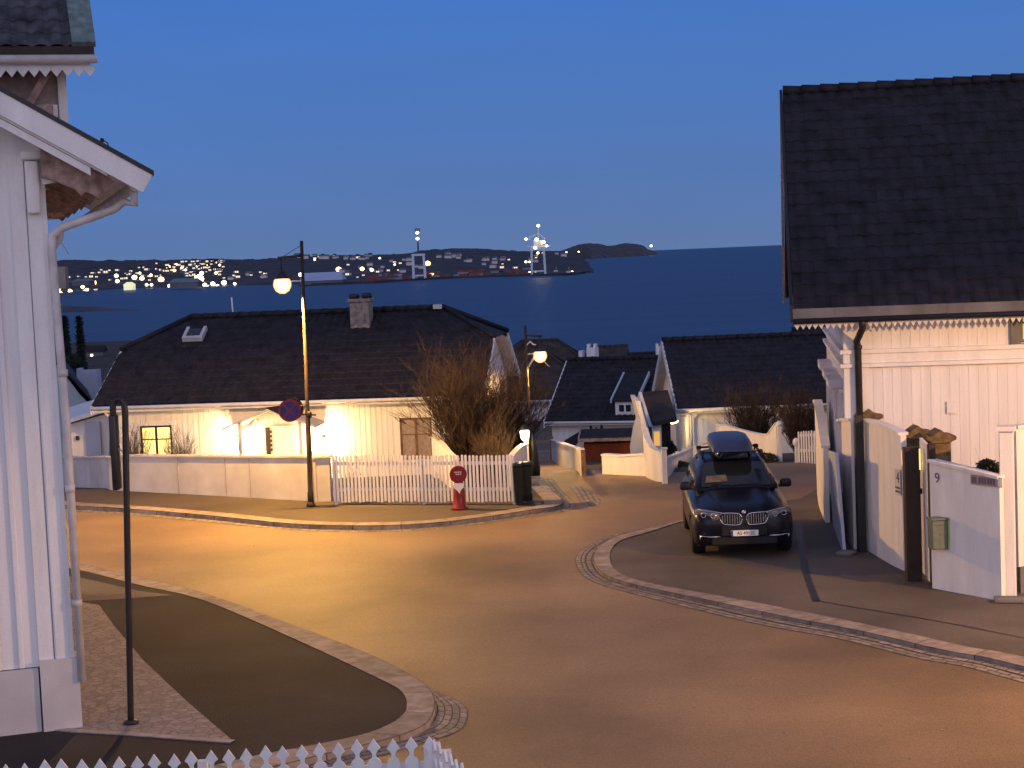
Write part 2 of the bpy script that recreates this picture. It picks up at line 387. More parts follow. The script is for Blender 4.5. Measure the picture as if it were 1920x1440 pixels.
# --- north-west pavement (garden wall side)
K1 = spline(P((-500, 905), (-350, 914), (-200, 924), (-80, 932), (0, 937), (60, 941), (131, 948), (250, 955), (392, 967), (517, 980), (600, 985), (700, 986), (800, 982), (900, 971), (985, 958), (1045, 949), (1052, 938), (1030, 915), (1012, 893), off=.1), .3)
kb = offset(K1, -.02); ki = offset(K1, .42)
strip('kerb', kb, ki, .115, M['kerbstone'], .13)
strip('gutter_setts', offset(K1, -.32), offset(K1, -.02), .018, M['setts'])
back = P((960, 900), (900, 925), (600, 920), (105, 895), (-500, 870), off=.1)
sheet('pavement', offset(K1, .40)+back, .10, M['walk'])
# --- east island where the car stands
Ko = spline(P((1290, 974), (1275, 977), (1206, 992), (1144, 1006), (1096, 1028), (1079, 1049), (1091, 1078), (1125, 1097), (1192, 1116), (1287, 1140), (1431, 1174), (1575, 1200), (1719, 1236), (1815, 1253), (1920, 1282), (2300, 1375)), .2)
Ki = spline(P((1290, 983), (1275, 985), (1216, 1004), (1168, 1018), (1146, 1037), (1146, 1064), (1168, 1085), (1216, 1100), (1287, 1114), (1383, 1131), (1479, 1150), (1575, 1169), (1719, 1200), (1815, 1222), (1920, 1241), (2300, 1330)), .2)
Ko, Ki = resample(Ko, 150), resample(Ki, 150)
def lp(a, b, t): return [p.lerp(q, t) for p, q in zip(a, b)]
strip('gutter_setts', lp(Ko, Ki, 0), lp(Ko, Ki, .27), .016, M['setts'])
strip('gutter_channel', lp(Ko, Ki, .27), lp(Ko, Ki, .31), .012, M['seam'])
strip('gutter_setts', lp(Ko, Ki, .31), lp(Ko, Ki, .50), .016, M['setts'])
strip('kerb', lp(Ko, Ki, .53), lp(Ko, Ki, 1), .075, M['kerbstone'], .08)
isl = lp(Ko, Ki, .98) + P((2300, 1000), (1920, 905), (1560, 905), (1500, 940), (1300, 966))
sheet('pavement', isl, .06, M['walk_pale'])
A = spline(P((1497, 985), (1504, 1040), (1513, 1085), (1522, 1110), (1531, 1135)), .2)
strip('tar_seam', offset(A, -.06), offset(A, .06), .066, M['seam'])
A = spline(P((1531, 1133), (1580, 1142), (1700, 1162), (1800, 1180), (1960, 1212)), .3)
strip('tar_seam', offset(A, -.018), offset(A, .018), .066, M['seam'])
# --- south-west corner
Co = resample(spline(P((-500, 958), (-350, 980), (-200, 1005), (-60, 1029), (60, 1048), (150, 1064), (260, 1090), (380, 1119), (541, 1177), (703, 1239), (800, 1288), (864, 1320), (877, 1342), (864, 1371), (816, 1388), (740, 1412), (640, 1436), (480, 1475), (200, 1530)), .2), 190)
Cg = resample(spline(P((-500, 959), (-350, 981), (-200, 1006), (-60, 1030), (60, 1049), (150, 1065), (260, 1091), (380, 1121), (541, 1179), (703, 1243), (790, 1290), (812, 1315), (816, 1335), (808, 1361), (784, 1380), (720, 1402), (630, 1423), (480, 1460), (200, 1520)), .2), 190)
Ci = resample(spline(P((-500, 966), (-350, 990), (-200, 1017), (-60, 1042), (60, 1062), (150, 1078), (260, 1106), (380, 1135), (554, 1210), (703, 1281), (751, 1307), (764, 1332), (756, 1355), (719, 1378), (671, 1394), (574, 1414), (477, 1432), (360, 1460), (150, 1500)), .2), 190)
strip('gutter_setts', Co, Cg, .016, M['setts'])
strip('kerb', Cg, Ci, .10, M['kerbstone'], .1)
sw = lp(Cg, Ci, .98) + [Vector((-14, 12, 0)), Vector((-30, 30, 0))]
sheet('pavement', sw, .09, M['walk_dark'])
for ck in ():
    A = spline(P(*ck), .12); A = [p+Vector((random.uniform(-.03, .03), random.uniform(-.05, .05), 0)) for p in A]
    strip('road_crack', offset(A, -.009), offset(A, .009), .015, M['crack'])
sheet('worn_asphalt', P((60, 1070), (150, 1083), (260, 1108), (322, 1116), (250, 1122), (145, 1128), (60, 1130), off=.09), .094, M['walk_pale'])
sheet('cobbles', P((40, 1100), (145, 1128), (186, 1135), (215, 1175), (270, 1240), (350, 1315), (435, 1388), (300, 1378), (145, 1368), (0, 1362), (-100, 1300), off=.09), .096, M['cobble'])
A = spline(P((-60, 1366), (70, 1364), (145, 1370), (250, 1376), (350, 1384), (437, 1390), off=.1), .2)
strip('edging_stones', offset(A, -.06), offset(A, .06), .105, M['granite'], .03)
# scattered grit and leaves on the road
mb = MB()
for k in range(70):
    p = G(random.uniform(300, 1800), random.uniform(1000, 1430)); s = random.uniform(.006, .014)
    mb.box(p.x-s, p.x+s, p.y-s, p.y+s, .012, .012+s*.6)
o = part(None, 'grit', mb, M['granite']); tag(o, 'pale grit scattered over the asphalt', 'grit', kind='stuff')

# ================================================================== FAR SHORE
def far_pt(px, dyh, z=SEA):   # point at height z whose sight line passes dyh px under the horizon, at column px
    Y = (CH-z)/dyh*F
    return Vector(((px-PX0)/F*Y, Y, z))
def colx(px, Y): return (px-PX0+ROLL*(720-500))/F*Y     # x for image column near y~500
def hz(px): return 479-math.tan(ROLL)*(px-960)*1.0
def zat(px, py, Y): return at(px, py, Y).z
ridge = [(-200, 488), (60, 490), (110, 490), (125, 486), (180, 488), (300, 487), (400, 486), (480, 486), (560, 482), (640, 478), (700, 478), (765, 475), (800, 469), (827, 466), (890, 465.5), (940, 468), (984, 471), (1056, 470), (1085, 472), (1110, 480)]
shore = [(-200, 566), (60, 552), (150, 546), (240, 541), (330, 538), (400, 536), (560, 533), (640, 530), (700, 528), (800, 521), (900, 517), (1000, 514), (1075, 513), (1110, 512)]
def interp(tab, x):
    if x <= tab[0][0]: return tab[0][1]
    for (a, b), (c, d) in zip(tab, tab[1:]):
        if x <= c: return b+(d-b)*(x-a)/(c-a)
    return tab[-1][1]
def hillp(px, t):
    ds = (CH-SEA)/max(8, interp(shore, px)-hz(px))*F
    D = ds+30+(4900-ds)*t
    zr = zat(px, interp(ridge, px), 4900)
    if px > 1060: zr -= (px-1060)*.5
    z = -22.5+(zr+22.5)*t**1.35
    if t > .05: z += (2.2 if t < .99 else 3.5)*noise.noise(Vector((px*.05, t*9, 0)))+ (2.0*noise.noise(Vector((px*.31, t*7, 5))) if t > .9 else 0)
    return Vector((colx(px, D), D, z))
mb = MB(); cols = [-200+i*4 for i in range(329)]; rows = [0, .01, .05, .12, .2, .3, .4, .5, .6, .7, .8, .9, 1]
for px in cols:
    a = hillp(px, 0); mb.v.append((a.x, a.y-25, SEA-2))
    for t in rows: mb.v.append(tuple(hillp(px, t)))
    b = hillp(px, 1); mb.v.append((b.x*1.1, b.y*1.1, SEA-5))
n = len(rows)+2
for i in range(len(cols)-1):
    for j in range(n-1): mb.f.append((i*n+j, (i+1)*n+j, (i+1)*n+j+1, i*n+j+1)); mb.mi.append(0); mb.sm.append(False)
struct('far_hills', mb, M['hill'])
# headland
hd = [(1030, 476), (1056, 469), (1077, 461), (1095, 457), (1109, 455.6), (1125, 457), (1140, 461), (1152, 460), (1171, 455.6), (1190, 457), (1202, 459), (1210, 462), (1215, 467), (1223, 470), (1232, 474)]
mb = MB(); cols = [1020+i*3 for i in range(72)]
for px in cols:
    Db = (CH-SEA)/(interp([(1020, 22), (1100, 12.5), (1240, 10.5)], px))*F
    zt = max(SEA+1, zat(px, interp(hd, px), Db+900))
    for t in (0, .08, .3, .6, 1):
        D = Db+900*t; z = SEA-1+(zt-SEA+1)*(t**.6)+(4*noise.noise(Vector((px*.11, t*5, 2))) if t > 0 else 0)
        mb.v.append((colx(px, D), D, z))
    mb.v.append((colx(px, Db+900)*1.05, (Db+900)*1.05, SEA-4))
for i in range(len(cols)-1):
    for j in range(5): mb.f.append((i*6+j, (i+1)*6+j, (i+1)*6+j+1, i*6+j+1)); mb.mi.append(0); mb.sm.append(False)
struct('headland', mb, M['rock'])
# quay slab with its long dark edge
mb = MB(); top = []
qs = [(px, interp(shore, px)) for px in range(560, 1078, 10)]
for px, py in qs:
    D = (CH-SEA)/(py+3-hz(px))*F; x = colx(px, D)
    mb.v += [(x, D, SEA-1), (x, D, SEA+3), (x+40, D+260, SEA+3)]
for i in range(len(qs)-1):
    for j in (0, 1): mb.f.append((3*i+j, 3*i+3+j, 3*i+4+j, 3*i+1+j)); mb.mi.append(0); mb.sm.append(False)
k = len(qs)-1
mb.f.append((3*k, 3*k+1, 3*k+2)); mb.mi.append(0); mb.sm.append(False)
struct('quay', mb, M['quay'])
# near spit at the left
mb = MB()
for sgn_y, name in ((0, ''),):
    cx = []
    for i in range(60):
        t = i/59; px = -150+t*412; D0 = 1450-150*t*t; w = (1-t**3)*260+6
        for j in range(7):
            q = j/6; D = D0-w*.25+w*q; h = (1-(2*q-1)**2)*(7*(1-t**1.5)+1.0)
            mb.v.append((colx(px, D), D, SEA-.8+h+(1.8*noise.noise(Vector((px*.06, q*4, 1)))*(1-t))))
for i in range(59):
    for j in range(6): mb.f.append((i*7+j, (i+1)*7+j, (i+1)*7+j+1, i*7+j+1)); mb.mi.append(0); mb.sm.append(False)
struct('islet', mb, M['rock'])

def hill_at(px, py):
    t = 0
    while t < 1:
        p = hillp(px, t)
        if proj(p)[1] <= py: return p
        t += .01
    return hillp(px, .97)
# far buildings: small houses, one mesh each
def fhouse(w, d, h, rh, wall, roof, glow):
    mb = MB(); mb.cur = 0; mb.box(-w/2, w/2, -d/2, d/2, -3, h)
    mb.cur = 1; mb.add([(-w/2-.5, -d/2-.6, h), (w/2+.5, -d/2-.6, h), (w/2+.5, d/2+.6, h), (-w/2-.5, d/2+.6, h), (-w/2, 0, h+rh), (w/2, 0, h+rh)], [(0, 1, 5, 4), (2, 3, 4, 5), (0, 4, 3), (1, 2, 5)])
    if glow:
        mb.cur = 2
        for x0 in (-w*.32, w*.1): mb.box(x0-w*.04, x0+w*.24, -d/2-.15, -d/2-.02, h*.2, h*.8)
    return mb, [wall, roof, M['fl_glow']]
tpl = [fhouse(11, 9, 6, 3, M['farwhite'], M['hill'], True), fhouse(9, 8, 5, 3, M['fargrey'], M['hill'], True), fhouse(14, 9, 6, 3.5, M['farwhite'], M['fargrey'], False), fhouse(12, 9, 7, 3, M['fargrey'], M['roof'], True)]
meshes = [t[0].mesh('far_house', t[1]) for t in tpl]
zones = [(295, 345, 492, 512, 10), (345, 420, 490, 520, 34), (240, 320, 500, 522, 14), (170, 240, 503, 516, 7), (560, 700, 480, 487, 26), (640, 770, 488, 505, 8), (820, 870, 480, 486, 10), (870, 960, 484, 496, 8), (760, 1000, 495, 505, 6), (985, 1060, 472, 492, 5), (120, 300, 520, 530, 8), (420, 500, 512, 525, 8), (640, 760, 508, 522, 14)]
desc = ['white far house with two lit windows on the hillside across the bay', 'grey far house with two lit windows on the hillside across the bay', 'long white far house with unlit front on the hillside across the bay', 'tall grey far house with lit windows and black roof across the bay']
for (x0, x1, y0, y1, n_) in zones:
    for k in range(int(n_*1.45)):
        j = random.choice([0, 1, 3] if x1 < 480 else [0, 2, 2, 2, 1]); p = hill_at(random.uniform(x0, x1), random.uniform(y0, y1))
        o = bpy.data.objects.new('far_house', meshes[j]); COL.objects.link(o); o.location = p; o.rotation_euler.z = random.uniform(-.6, .6); s = random.uniform(.42, .85)*(p.y/3000); o.scale = (s,)*3
        tag(o, desc[j], 'house', 'small houses on the hillside across the bay: '+desc[j][:10])
# lamps on masts across the water
def mast_mesh(h, r, m):
    mb = MB(); mb.cur = 0; mb.tube([(0, 0, -2), (0, 0, h)], .35, 5); mb.cur = 1; mb.lathe([(0.01, h-r*.9), (r*.8, h-r*.5), (r, h), (r*.8, h+r*.5), (.01, h+r*.9)], 8)
    return mb.mesh('mast_light', [M['black'], m])
mm_ = {}
def mast(px, py, r, kind, Y=None, h=14, place='standing on the far shore'):
    base = hill_at(px, py+4) if Y is None else None
    Yv = base.y-10 if Y is None else Y
    k = (r, kind)
    rr = r/2/F*Yv
    me = mast_mesh(h, rr, M[kind])
    o = bpy.data.objects.new('mast_light', me); COL.objects.link(o); p = at(px, py, Yv); o.location = (p.x, p.y, p.z-h)
    nm = {'fl_warm': 'yellow', 'fl_orange': 'orange', 'fl_white': 'white'}[kind]
    size = 'large' if r >= 14 else 'small' if r < 8 else 'medium'
    tag(o, f'{size} {nm} lamp on a thin mast {place}', 'mast light', f'{size} {nm} lamps {place}')
for a in [(106, 540, 17, 'fl_warm'), (118, 523, 13, 'fl_warm'), (112, 551, 12, 'fl_warm'), (131, 546, 9, 'fl_warm'), (145, 545, 6, 'fl_white'), (175, 530, 12, 'fl_orange'), (218, 517, 8, 'fl_white'), (220, 527, 8, 'fl_white'), (266, 522, 9, 'fl_white'),
          (302, 524, 12, 'fl_orange'), (252, 520, 10, 'fl_warm'), (283, 516, 6, 'fl_warm'), (262, 512, 5, 'fl_warm'), (330, 496, 5, 'fl_warm'), (341, 503, 6, 'fl_white'), (388, 499, 6, 'fl_warm'), (405, 512, 6, 'fl_warm'), (412, 497, 5, 'fl_white'), (378, 512, 8, 'fl_warm'), (155, 538, 7, 'fl_warm'), (163, 543, 6, 'fl_warm'), (390, 538, 8, 'fl_white'), (408, 536, 7, 'fl_warm'), (440, 532, 6, 'fl_white'), (345, 538, 7, 'fl_white'), (373, 523, 19, 'fl_warm'), (360, 536, 8, 'fl_warm'), (384, 534, 8, 'fl_white'), (399, 532, 9, 'fl_white'), (420, 530, 10, 'fl_white'), (318, 536, 8, 'fl_white'), (333, 536, 9, 'fl_white'), (275, 534, 6, 'fl_white'), (284, 534, 6, 'fl_white'),
          (635, 505, 11, 'fl_orange'), (679, 504, 8, 'fl_warm'), (697, 506, 7, 'fl_white'), (671, 530, 10, 'fl_white'), (564, 515, 9, 'fl_white'), (802, 494, 11, 'fl_orange'), (809, 513, 9, 'fl_orange'), (640, 506, 4, 'fl_warm'), (317, 500, 5, 'fl_warm'), (395, 504, 5, 'fl_white'), (327, 507, 6, 'fl_warm'),
          (348, 506, 5, 'fl_white'), (368, 500, 4, 'fl_white'), (590, 487, 4, 'fl_white'), (712, 484, 4, 'fl_white'), (740, 496, 4, 'fl_white'), (986, 491, 5, 'fl_white'), (993, 491, 4, 'fl_white'), (1036, 514, 6, 'fl_white'), (1073, 510, 5, 'fl_warm'), (993, 511, 5, 'fl_white'), (1004, 511, 4, 'fl_white'), (1085, 472, 3, 'fl_warm'), (1062, 473, 3, 'fl_warm'), (495, 514, 4, 'fl_warm')]:
    mast(*a)
mast(1221, 461, 5, 'fl_white', 9200, 20, 'at the tip of the headland')
# big named buildings over there
def fbox(name, label, cat, px0, px1, pyt, pyb, Y, depth, wall, roof=None, rh=0):
    a, b = at(px0, pyb, Y), at(px1, pyb, Y); w = b.x-a.x; h = zat((px0+px1)/2, pyt, Y)-a.z
    t = thing(name, label, cat, (a.x, a.y, a.z)); mb = MB(); mb.box(0, w, 0, depth, -2, h-rh); part(t, 'wall', mb, wall)
    if roof:
        mb = MB(); mb.add([(-1, -1, h-rh), (w+1, -1, h-rh), (w+1, depth+1, h-rh), (-1, depth+1, h-rh), (3, depth/2, h), (w-3, depth/2, h)], [(0, 1, 5, 4), (1, 2, 5), (2, 3, 4, 5), (3, 0, 4)]); part(t, 'roof', mb, roof)
    return t
fbox('warehouse', 'long quayside warehouse with pale blue roof left of the red containers', 'warehouse', 562, 642, 511, 532, 2380, 60, M['fargrey'], M['farblue'], 11)
fbox('warehouse', 'warehouse with teal roof beside the largest yellow lamp', 'warehouse', 318, 371, 522, 538, 2600, 40, M['fargrey'], M['farteal'], 6)
fbox('warehouse', 'low bluish warehouse between two lamps on the left shore', 'warehouse', 135, 167, 523, 534, 2700, 40, M['fargrey'], M['farteal'], 4)
fbox('warehouse', 'self-lit cream block standing at the water edge', 'warehouse', 232, 249, 529, 542, 2600, 20, M['farcream'], M['farcream'], 4)
fbox('silo_block', 'tall olive grain silo block at the left end of the shore', 'silo', 103, 124, 500, 540, 2750, 20, M['brick'])
# waterline: buildings and boats
for k in range(26):
    px = random.choice([random.uniform(110, 200), random.uniform(250, 500), random.uniform(650, 760)]); py = interp(shore, px)
    Y = (CH-SEA)/(py-hz(px))*F+30; w = random.uniform(4, 9); hh = random.uniform(3, 6)
    mtl = random.choice(['farwhite', 'fargrey', 'fargrey', 'farteal', 'farcream'])
    o = fbox('boathouse', {'farwhite': 'white boathouse on the far waterfront', 'fargrey': 'grey boathouse on the far waterfront', 'farteal': 'teal boathouse on the far waterfront', 'farcream': 'self-lit cream boathouse on the far waterfront'}[mtl], 'boathouse', px, px+w, py-hh, py, Y, 12, M[mtl], M['fargrey'], 2)
    o['group'] = 'boathouses along the far waterfront, '+mtl[3:]
# containers
cm = {}
for k in range(80):
    px = random.uniform(690, 992); lay = random.choice([0, 0, 1, 1, 2]); kind = random.choice(['farcont', 'farcont', 'farcont2', 'farcont3'])
    if kind not in cm: mb = MB(); mb.box(-6, 6, -1.3, 1.3, 0, 2.7); cm[kind] = mb.mesh('shipping_container', M[kind])
    D = (CH-SEA)/(interp(shore, px)+3-hz(px))*F+random.uniform(15, 90)
    o = bpy.data.objects.new('shipping_container', cm[kind]); COL.objects.link(o); o.location = (colx(px, D), D, SEA+3+2.75*lay); o.scale = (1, 1, 1)
    c = {'farcont': 'rust red', 'farcont2': 'pale grey', 'farcont3': 'dark blue'}[kind]
    tag(o, f'{c} shipping container stacked on the quay across the bay', 'container', f'{c} containers on the far quay')
# cranes
def crane(px, pyb, Y, ht, w, boom, label, kind):
    b = at(px, pyb, Y); t = thing('harbour_crane', label, 'crane', b); u = 1.9
    for sx in (-w/2, w/2):
        for y in (0, 14): mb = MB(); mb.tube([(sx, y, 0), (sx*.9, y, ht)], u, 4, sm=False); part(t, 'leg', mb, M['crane'])
    mb = MB(); mb.box(-w/2-1, w/2+1, -1, 15, ht-1.5, ht+1.5); mb.box(-w/2, w/2, -.8, .8, 3, 5); part(t, 'portal_beam', mb, M['crane'])
    if kind == 0:
        mb = MB(); mb.tube([(0, 7, ht), (0, 7, ht+34)], 1.3, 6); mb.box(-3.5, 3.5, 5, 9, ht+31, ht+36); part(t, 'tower', mb, M['fargrey'])
        for z in (ht+22, ht+30): mb = MB(); mb.lathe([(.1, z-2), (2.2, z-1), (2.2, z+1), (.1, z+2)], 8, (0, 4.5, 0)); part(t, 'lamp', mb, M['fl_white'])
    else:
        mb = MB(); mb.box(-w/2-6, w/2+8, 2, 12, ht+2, ht+3.5); mb.box(-5, 7, 2, 12, ht+4, ht+11); mb.box(-w/2-9, -w/2, 4, 8, ht+12, ht+13.5); mb.tube([(-w/2-9, 6, ht+12), (2, 6, ht+20)], .8, 4); mb.tube([(w/2+2, 6, ht+12), (2, 6, ht+20)], .8, 4); part(t, 'machinery_house', mb, M['crane'])
        mb = MB(); mb.tube([(2, 6, ht+10), (2, 6, ht+30)], .8, 5); part(t, 'mast', mb, M['crane'])
        for (x, z, r) in ((2, ht+30, 2.0), (-3, ht+1, 1.8), (8, ht+8, 2.2), (-1, ht+12, 2.2), (-w/2-6, ht+13, 1.7), (w/2+3, ht+3, 1.6), (0, ht-6, 1.6)): mb = MB(); mb.lathe([(.1, z-r), (r, z-r*.5), (r, z+r*.5), (.1, z+r)], 8, (x, -1, 0)); part(t, 'lamp', mb, M['fl_warm'] if z < ht+10 else M['fl_white'])
crane(786, 522, 2330, 32, 16, 0, 'slender harbour crane with one tall lit mast beside the orange lamp', 0)
crane(1010, 514, 2270, 34, 18, 0, 'broad portal crane with lit platform at the right end of the quay', 1)
# two small work boats lit at the end of the quay
for px, py, l in ((1046, 511, 'small work boat with a white light right of the broad crane'), (1070, 513, 'small work boat with a short mast at the quay tip')):
    Y = (CH-SEA)/(py+2-hz(px))*F; b = at(px, py+2, Y); t = thing('work_boat', l, 'boat', (b.x, b.y, SEA))
    mb = MB(); mb.add([(-9, -2, 0), (8, -2, 0), (12, 0, 2.6), (8, 2, 0), (-9, 2, 0), (-9, -2.4, 2), (8, -2.4, 2), (8, 2.4, 2), (-9, 2.4, 2)], [(0, 1, 6, 5), (1, 2, 6), (2, 3, 7), (3, 4, 8, 7), (5, 6, 2, 7, 8), (0, 5, 8, 4)]); part(t, 'hull', mb, M['farcont3'])
    mb = MB(); mb.box(-6, 0, -1.6, 1.6, 2, 5.5); part(t, 'wheelhouse', mb, M['farwhite'])
    mb = MB(); mb.tube([(-2, 0, 5), (-2, 0, 11)], .25, 5); part(t, 'mast', mb, M['farwhite'])
# ================================================================== HOUSES
def tiles(mb, P0, U, V, N, umin, umax, vlen, tw=.26, th=.36, amp=.028, step=6):
    rows = max(1, int(vlen/th)); vs = []; fs = []; nc = None
    us0, us1 = umin(0), umax(0); nc = int((us1-us0)/(tw/step))+1
    for r in range(rows+1):
        for k in (0, 1):
            v = min(vlen, r*vlen/rows) if k == 0 else min(vlen, (r+.97)*vlen/rows)
            if r == rows and k == 1: continue
            lift = .022 if k == 0 else 0.0
            a, b = umin(v), umax(v)
            for i in range(nc):
                u = a+(b-a)*i/(nc-1); ph = (u % tw)/tw
                h = amp*(math.sin(ph*2*math.pi)*.6+.4*math.cos(ph*4*math.pi)*.4)
                j = .011*noise.noise(Vector((math.floor(u/tw)*1.7, r*2.3, 0)))
                vs.append(P0+U*u+V*v+N*(.05+h+lift+j))
    nr = len(vs)//nc
    for r in range(nr-1):
        for i in range(nc-1): fs.append((r*nc+i, r*nc+i+1, (r+1)*nc+i+1, (r+1)*nc+i))
    mb.add(vs, fs, False)
def gable_house(t, L, W, ze, zr, zb=-3., ohe=.4, og=.35, hip=None, wall='white_wall', roof='roof', trim='white', batten=.2, th=.36, tw=.26, barge=.20, plinth=None, cut_l=True):
    s = (zr-ze)/(W/2); sl = math.sqrt(1+s*s); zE = ze-s*ohe
    hz_, hi_ = (zr-hip[0], hip[1]) if hip else (zr, 0)
    Vd = Vector((0, 1, s)).normalized(); Nn = Vector((0, -s, 1)).normalized(); vlen = (W/2+ohe)*sl
    vh = (hz_-zE)/(zr-zE)*vlen
    umin = lambda v: -og+(0 if v <= vh or not hip else (v-vh)/(vlen-vh)*hi_)
    umax = lambda v: L+og-(0 if v <= vh or not hip else (v-vh)/(vlen-vh)*hi_)
    mb = MB(); U = Vector((1, 0, 0))
    tiles(mb, Vector((0, -ohe, zE)), U, Vd, Nn, umin, umax, vlen, tw, th)
    Vb = Vector((0, -1, s)).normalized(); Nb = Vector((0, s, 1)).normalized()
    tiles(mb, Vector((0, W+ohe, zE)), U, Vb, Nb, umin, umax, vlen, tw*2, th*2)
    yr = W/2; yh = -ohe+vh/sl
    if hip:
        for sx, x0, x1 in ((0, -og, -og+hi_), (1, L+og, L+og-hi_)):
            mb.add([(x0, yh, hz_+.04), (x0, W-yh, hz_+.04), (x1, yr, zr+.05)], [(0, 1, 2)])
            mb.tube([(x0, yh, hz_+.1), (x1, yr, zr+.1)], .09, 6); mb.tube([(x0, W-yh, hz_+.1), (x1, yr, zr+.1)], .09, 6)
    x0, x1 = umin(vlen), umax(vlen); n = int((x1-x0)/.4)   # ridge tiles
    for i in range(n):
        a = x0+(x1-x0)*i/n; mb.tube([(a, yr, zr+.09), (a+(x1-x0)/n*1.06, yr, zr+.075)], [.12, .105], 8)
    mb.add([(umin(0), -ohe, zE-.05), (umax(0), -ohe, zE-.05), (umax(vh), yh, hz_-.05), (umax(vlen), yr, zr-.05), (umin(vlen), yr, zr-.05), (umin(vh), yh, hz_-.05)], [(0, 1, 2, 3, 4, 5)])
    mb.add([(umin(0), W+ohe, zE-.05), (umax(0), W+ohe, zE-.05), (umax(vh), W-yh, hz_-.05), (umax(vlen), yr, zr-.05), (umin(vlen), yr, zr-.05), (umin(vh), W-yh, hz_-.05)], [(0, 1, 2, 3, 4, 5)])
    rf = part(t, 'roof', mb, M[roof], fixn=False)
    # walls
    zt = hz_-.02 if hip else zr; yw = (zt-ze)/s if s else 0
    prof = [(0, zb), (0, ze-.13), (yw, zt-.13), (W-yw, zt-.13), (W, ze-.13), (W, zb)] if hip else [(0, zb), (0, ze-.13), (W/2, zr-.13), (W, ze-.13), (W, zb)]
    mb = MB(); n = len(prof); vs = [(x, y, z) for x in (0, L) for y, z in prof]
    mb.add(vs, [tuple(range(n)), tuple(range(n, 2*n))[::-1]]+[(i, i+n, (i+1) % n+n, (i+1) % n) for i in range(n)])
    if batten:
        k = int(L/batten)
        for i in range(k+1): x = i*L/k; mb.box(x-.014, x+.014, -.007, 0.002, zb, ze-.09)
        kk = int(W/batten)
        for i in range(kk+1):
            y = i*W/kk; top = min(ze-.13+s*min(y, W-y), zt-.13)
            for xx in ((-.009, .002), (L-.002, L+.009)): mb.box(xx[0], xx[1], y-.016, y+.016, zb, top-.02)
    part(t, 'wall', mb, M[wall])
    if trim:
        for x in (-og, L+og):
            for sg in (0, 1):
                mb = MB(); pts = [(-ohe-.05, zE-.02), (yh, hz_-.02)] if hip else [(-ohe-.05, zE-.02), (yr, zr)]
                if sg: pts = [(W-p[0], p[1]) for p in pts]
                (ya, za), (yb, zb_) = pts
                e = .03; mb.add([(x-e, ya, za-barge), (x+e, ya, za-barge), (x+e, ya, za+.06), (x-e, ya, za+.06), (x-e, yb, zb_-barge), (x+e, yb, zb_-barge), (x+e, yb, zb_+.06), (x-e, yb, zb_+.06)], [(0, 1, 2, 3), (4, 7, 6, 5), (0, 4, 5, 1), (1, 5, 6, 2), (2, 6, 7, 3), (3, 7, 4, 0)])
                part(t, 'bargeboard', mb, M[trim])
        mb = MB()
        for sg in (0, 1):
            q = [(umin(0)+.03, -ohe, zE-.10), (umax(0)-.03, -ohe, zE-.10), (umax(vh)-.03, yh, hz_-.10), (umax(vlen)-.03, yr, zr-.10), (umin(vlen)+.03, yr, zr-.10), (umin(vh)+.03, yh, hz_-.10)]
            mb.add([(x, (W-y) if sg else y, z) for x, y, z in q], [(0, 1, 2, 3, 4, 5)])
        part(t, 'soffit', mb, M['white'], fixn=False)
        mb = MB(); mb.box(-og+.04, L+og-.04, -ohe-.03, -ohe+.01, zE-.16, zE+.0); mb.tube([(-og, -ohe-.09, zE-.02), (L+og, -ohe-.09, zE-.04)], .06, 8); part(t, 'gutter', mb, M[trim])
        mb = MB()
        for x in (-.03, L-.09): mb.box(x, x+.12, -.03, -.0155, zb, ze-.1)
        part(t, 'corner_board', mb, M[trim])
    return rf, s, zE
def window(par, x, z, w, h, frame='darkbrown', pane='glass', face=None, trim='white', mull=1, bars=(.62,), sill=True, fr=.06, proud=.03):
    X = face or Matrix.Identity(4); mb = MB()
    mb.box(x, x+w, -proud, .0, z, z+fr); mb.box(x, x+w, -proud, .0, z+h-fr, z+h); mb.box(x, x+fr, -proud, 0, z+fr, z+h-fr); mb.box(x+w-fr, x+w, -proud, 0, z+fr, z+h-fr)
    for i in range(mull): xm = x+w*(i+1)/(mull+1); mb.box(xm-fr*.6, xm+fr*.6, -proud-.006, 0, z+fr, z+h-fr)
    for b in bars: mb.box(x+fr, x+w-fr, -proud+.008, -.001, z+h*b-.018, z+h*b+.018)
    f = part(par, 'window', mb.xf(X), M[frame])
    mb = MB(); mb.box(x+fr*.7, x+w-fr*.7, -proud+.016, -.004, z+fr*.7, z+h-fr*.7); part(f, 'pane', mb.xf(X), M[pane] if isinstance(pane, str) else pane)
    if trim:
        mb = MB(); o = .10
        mb.box(x-o, x-.003, -proud-.01, 0, z-.02, z+h+.003); mb.box(x+w+.003, x+w+o, -proud-.01, 0, z-.02, z+h+.003)
        mb.box(x-o-.05, x+w+o+.05, -proud-.05, 0, z+h+.005, z+h+.13)
        if sill: mb.box(x-o-.03, x+w+o+.03, -proud-.05, 0, z-.09, z-.022)
        part(f, 'casing', mb.xf(X), M[trim])
    return f
def frame_at(O, rot): return Matrix.Translation(O) @ Matrix.Rotation(rot, 4, 'Z')

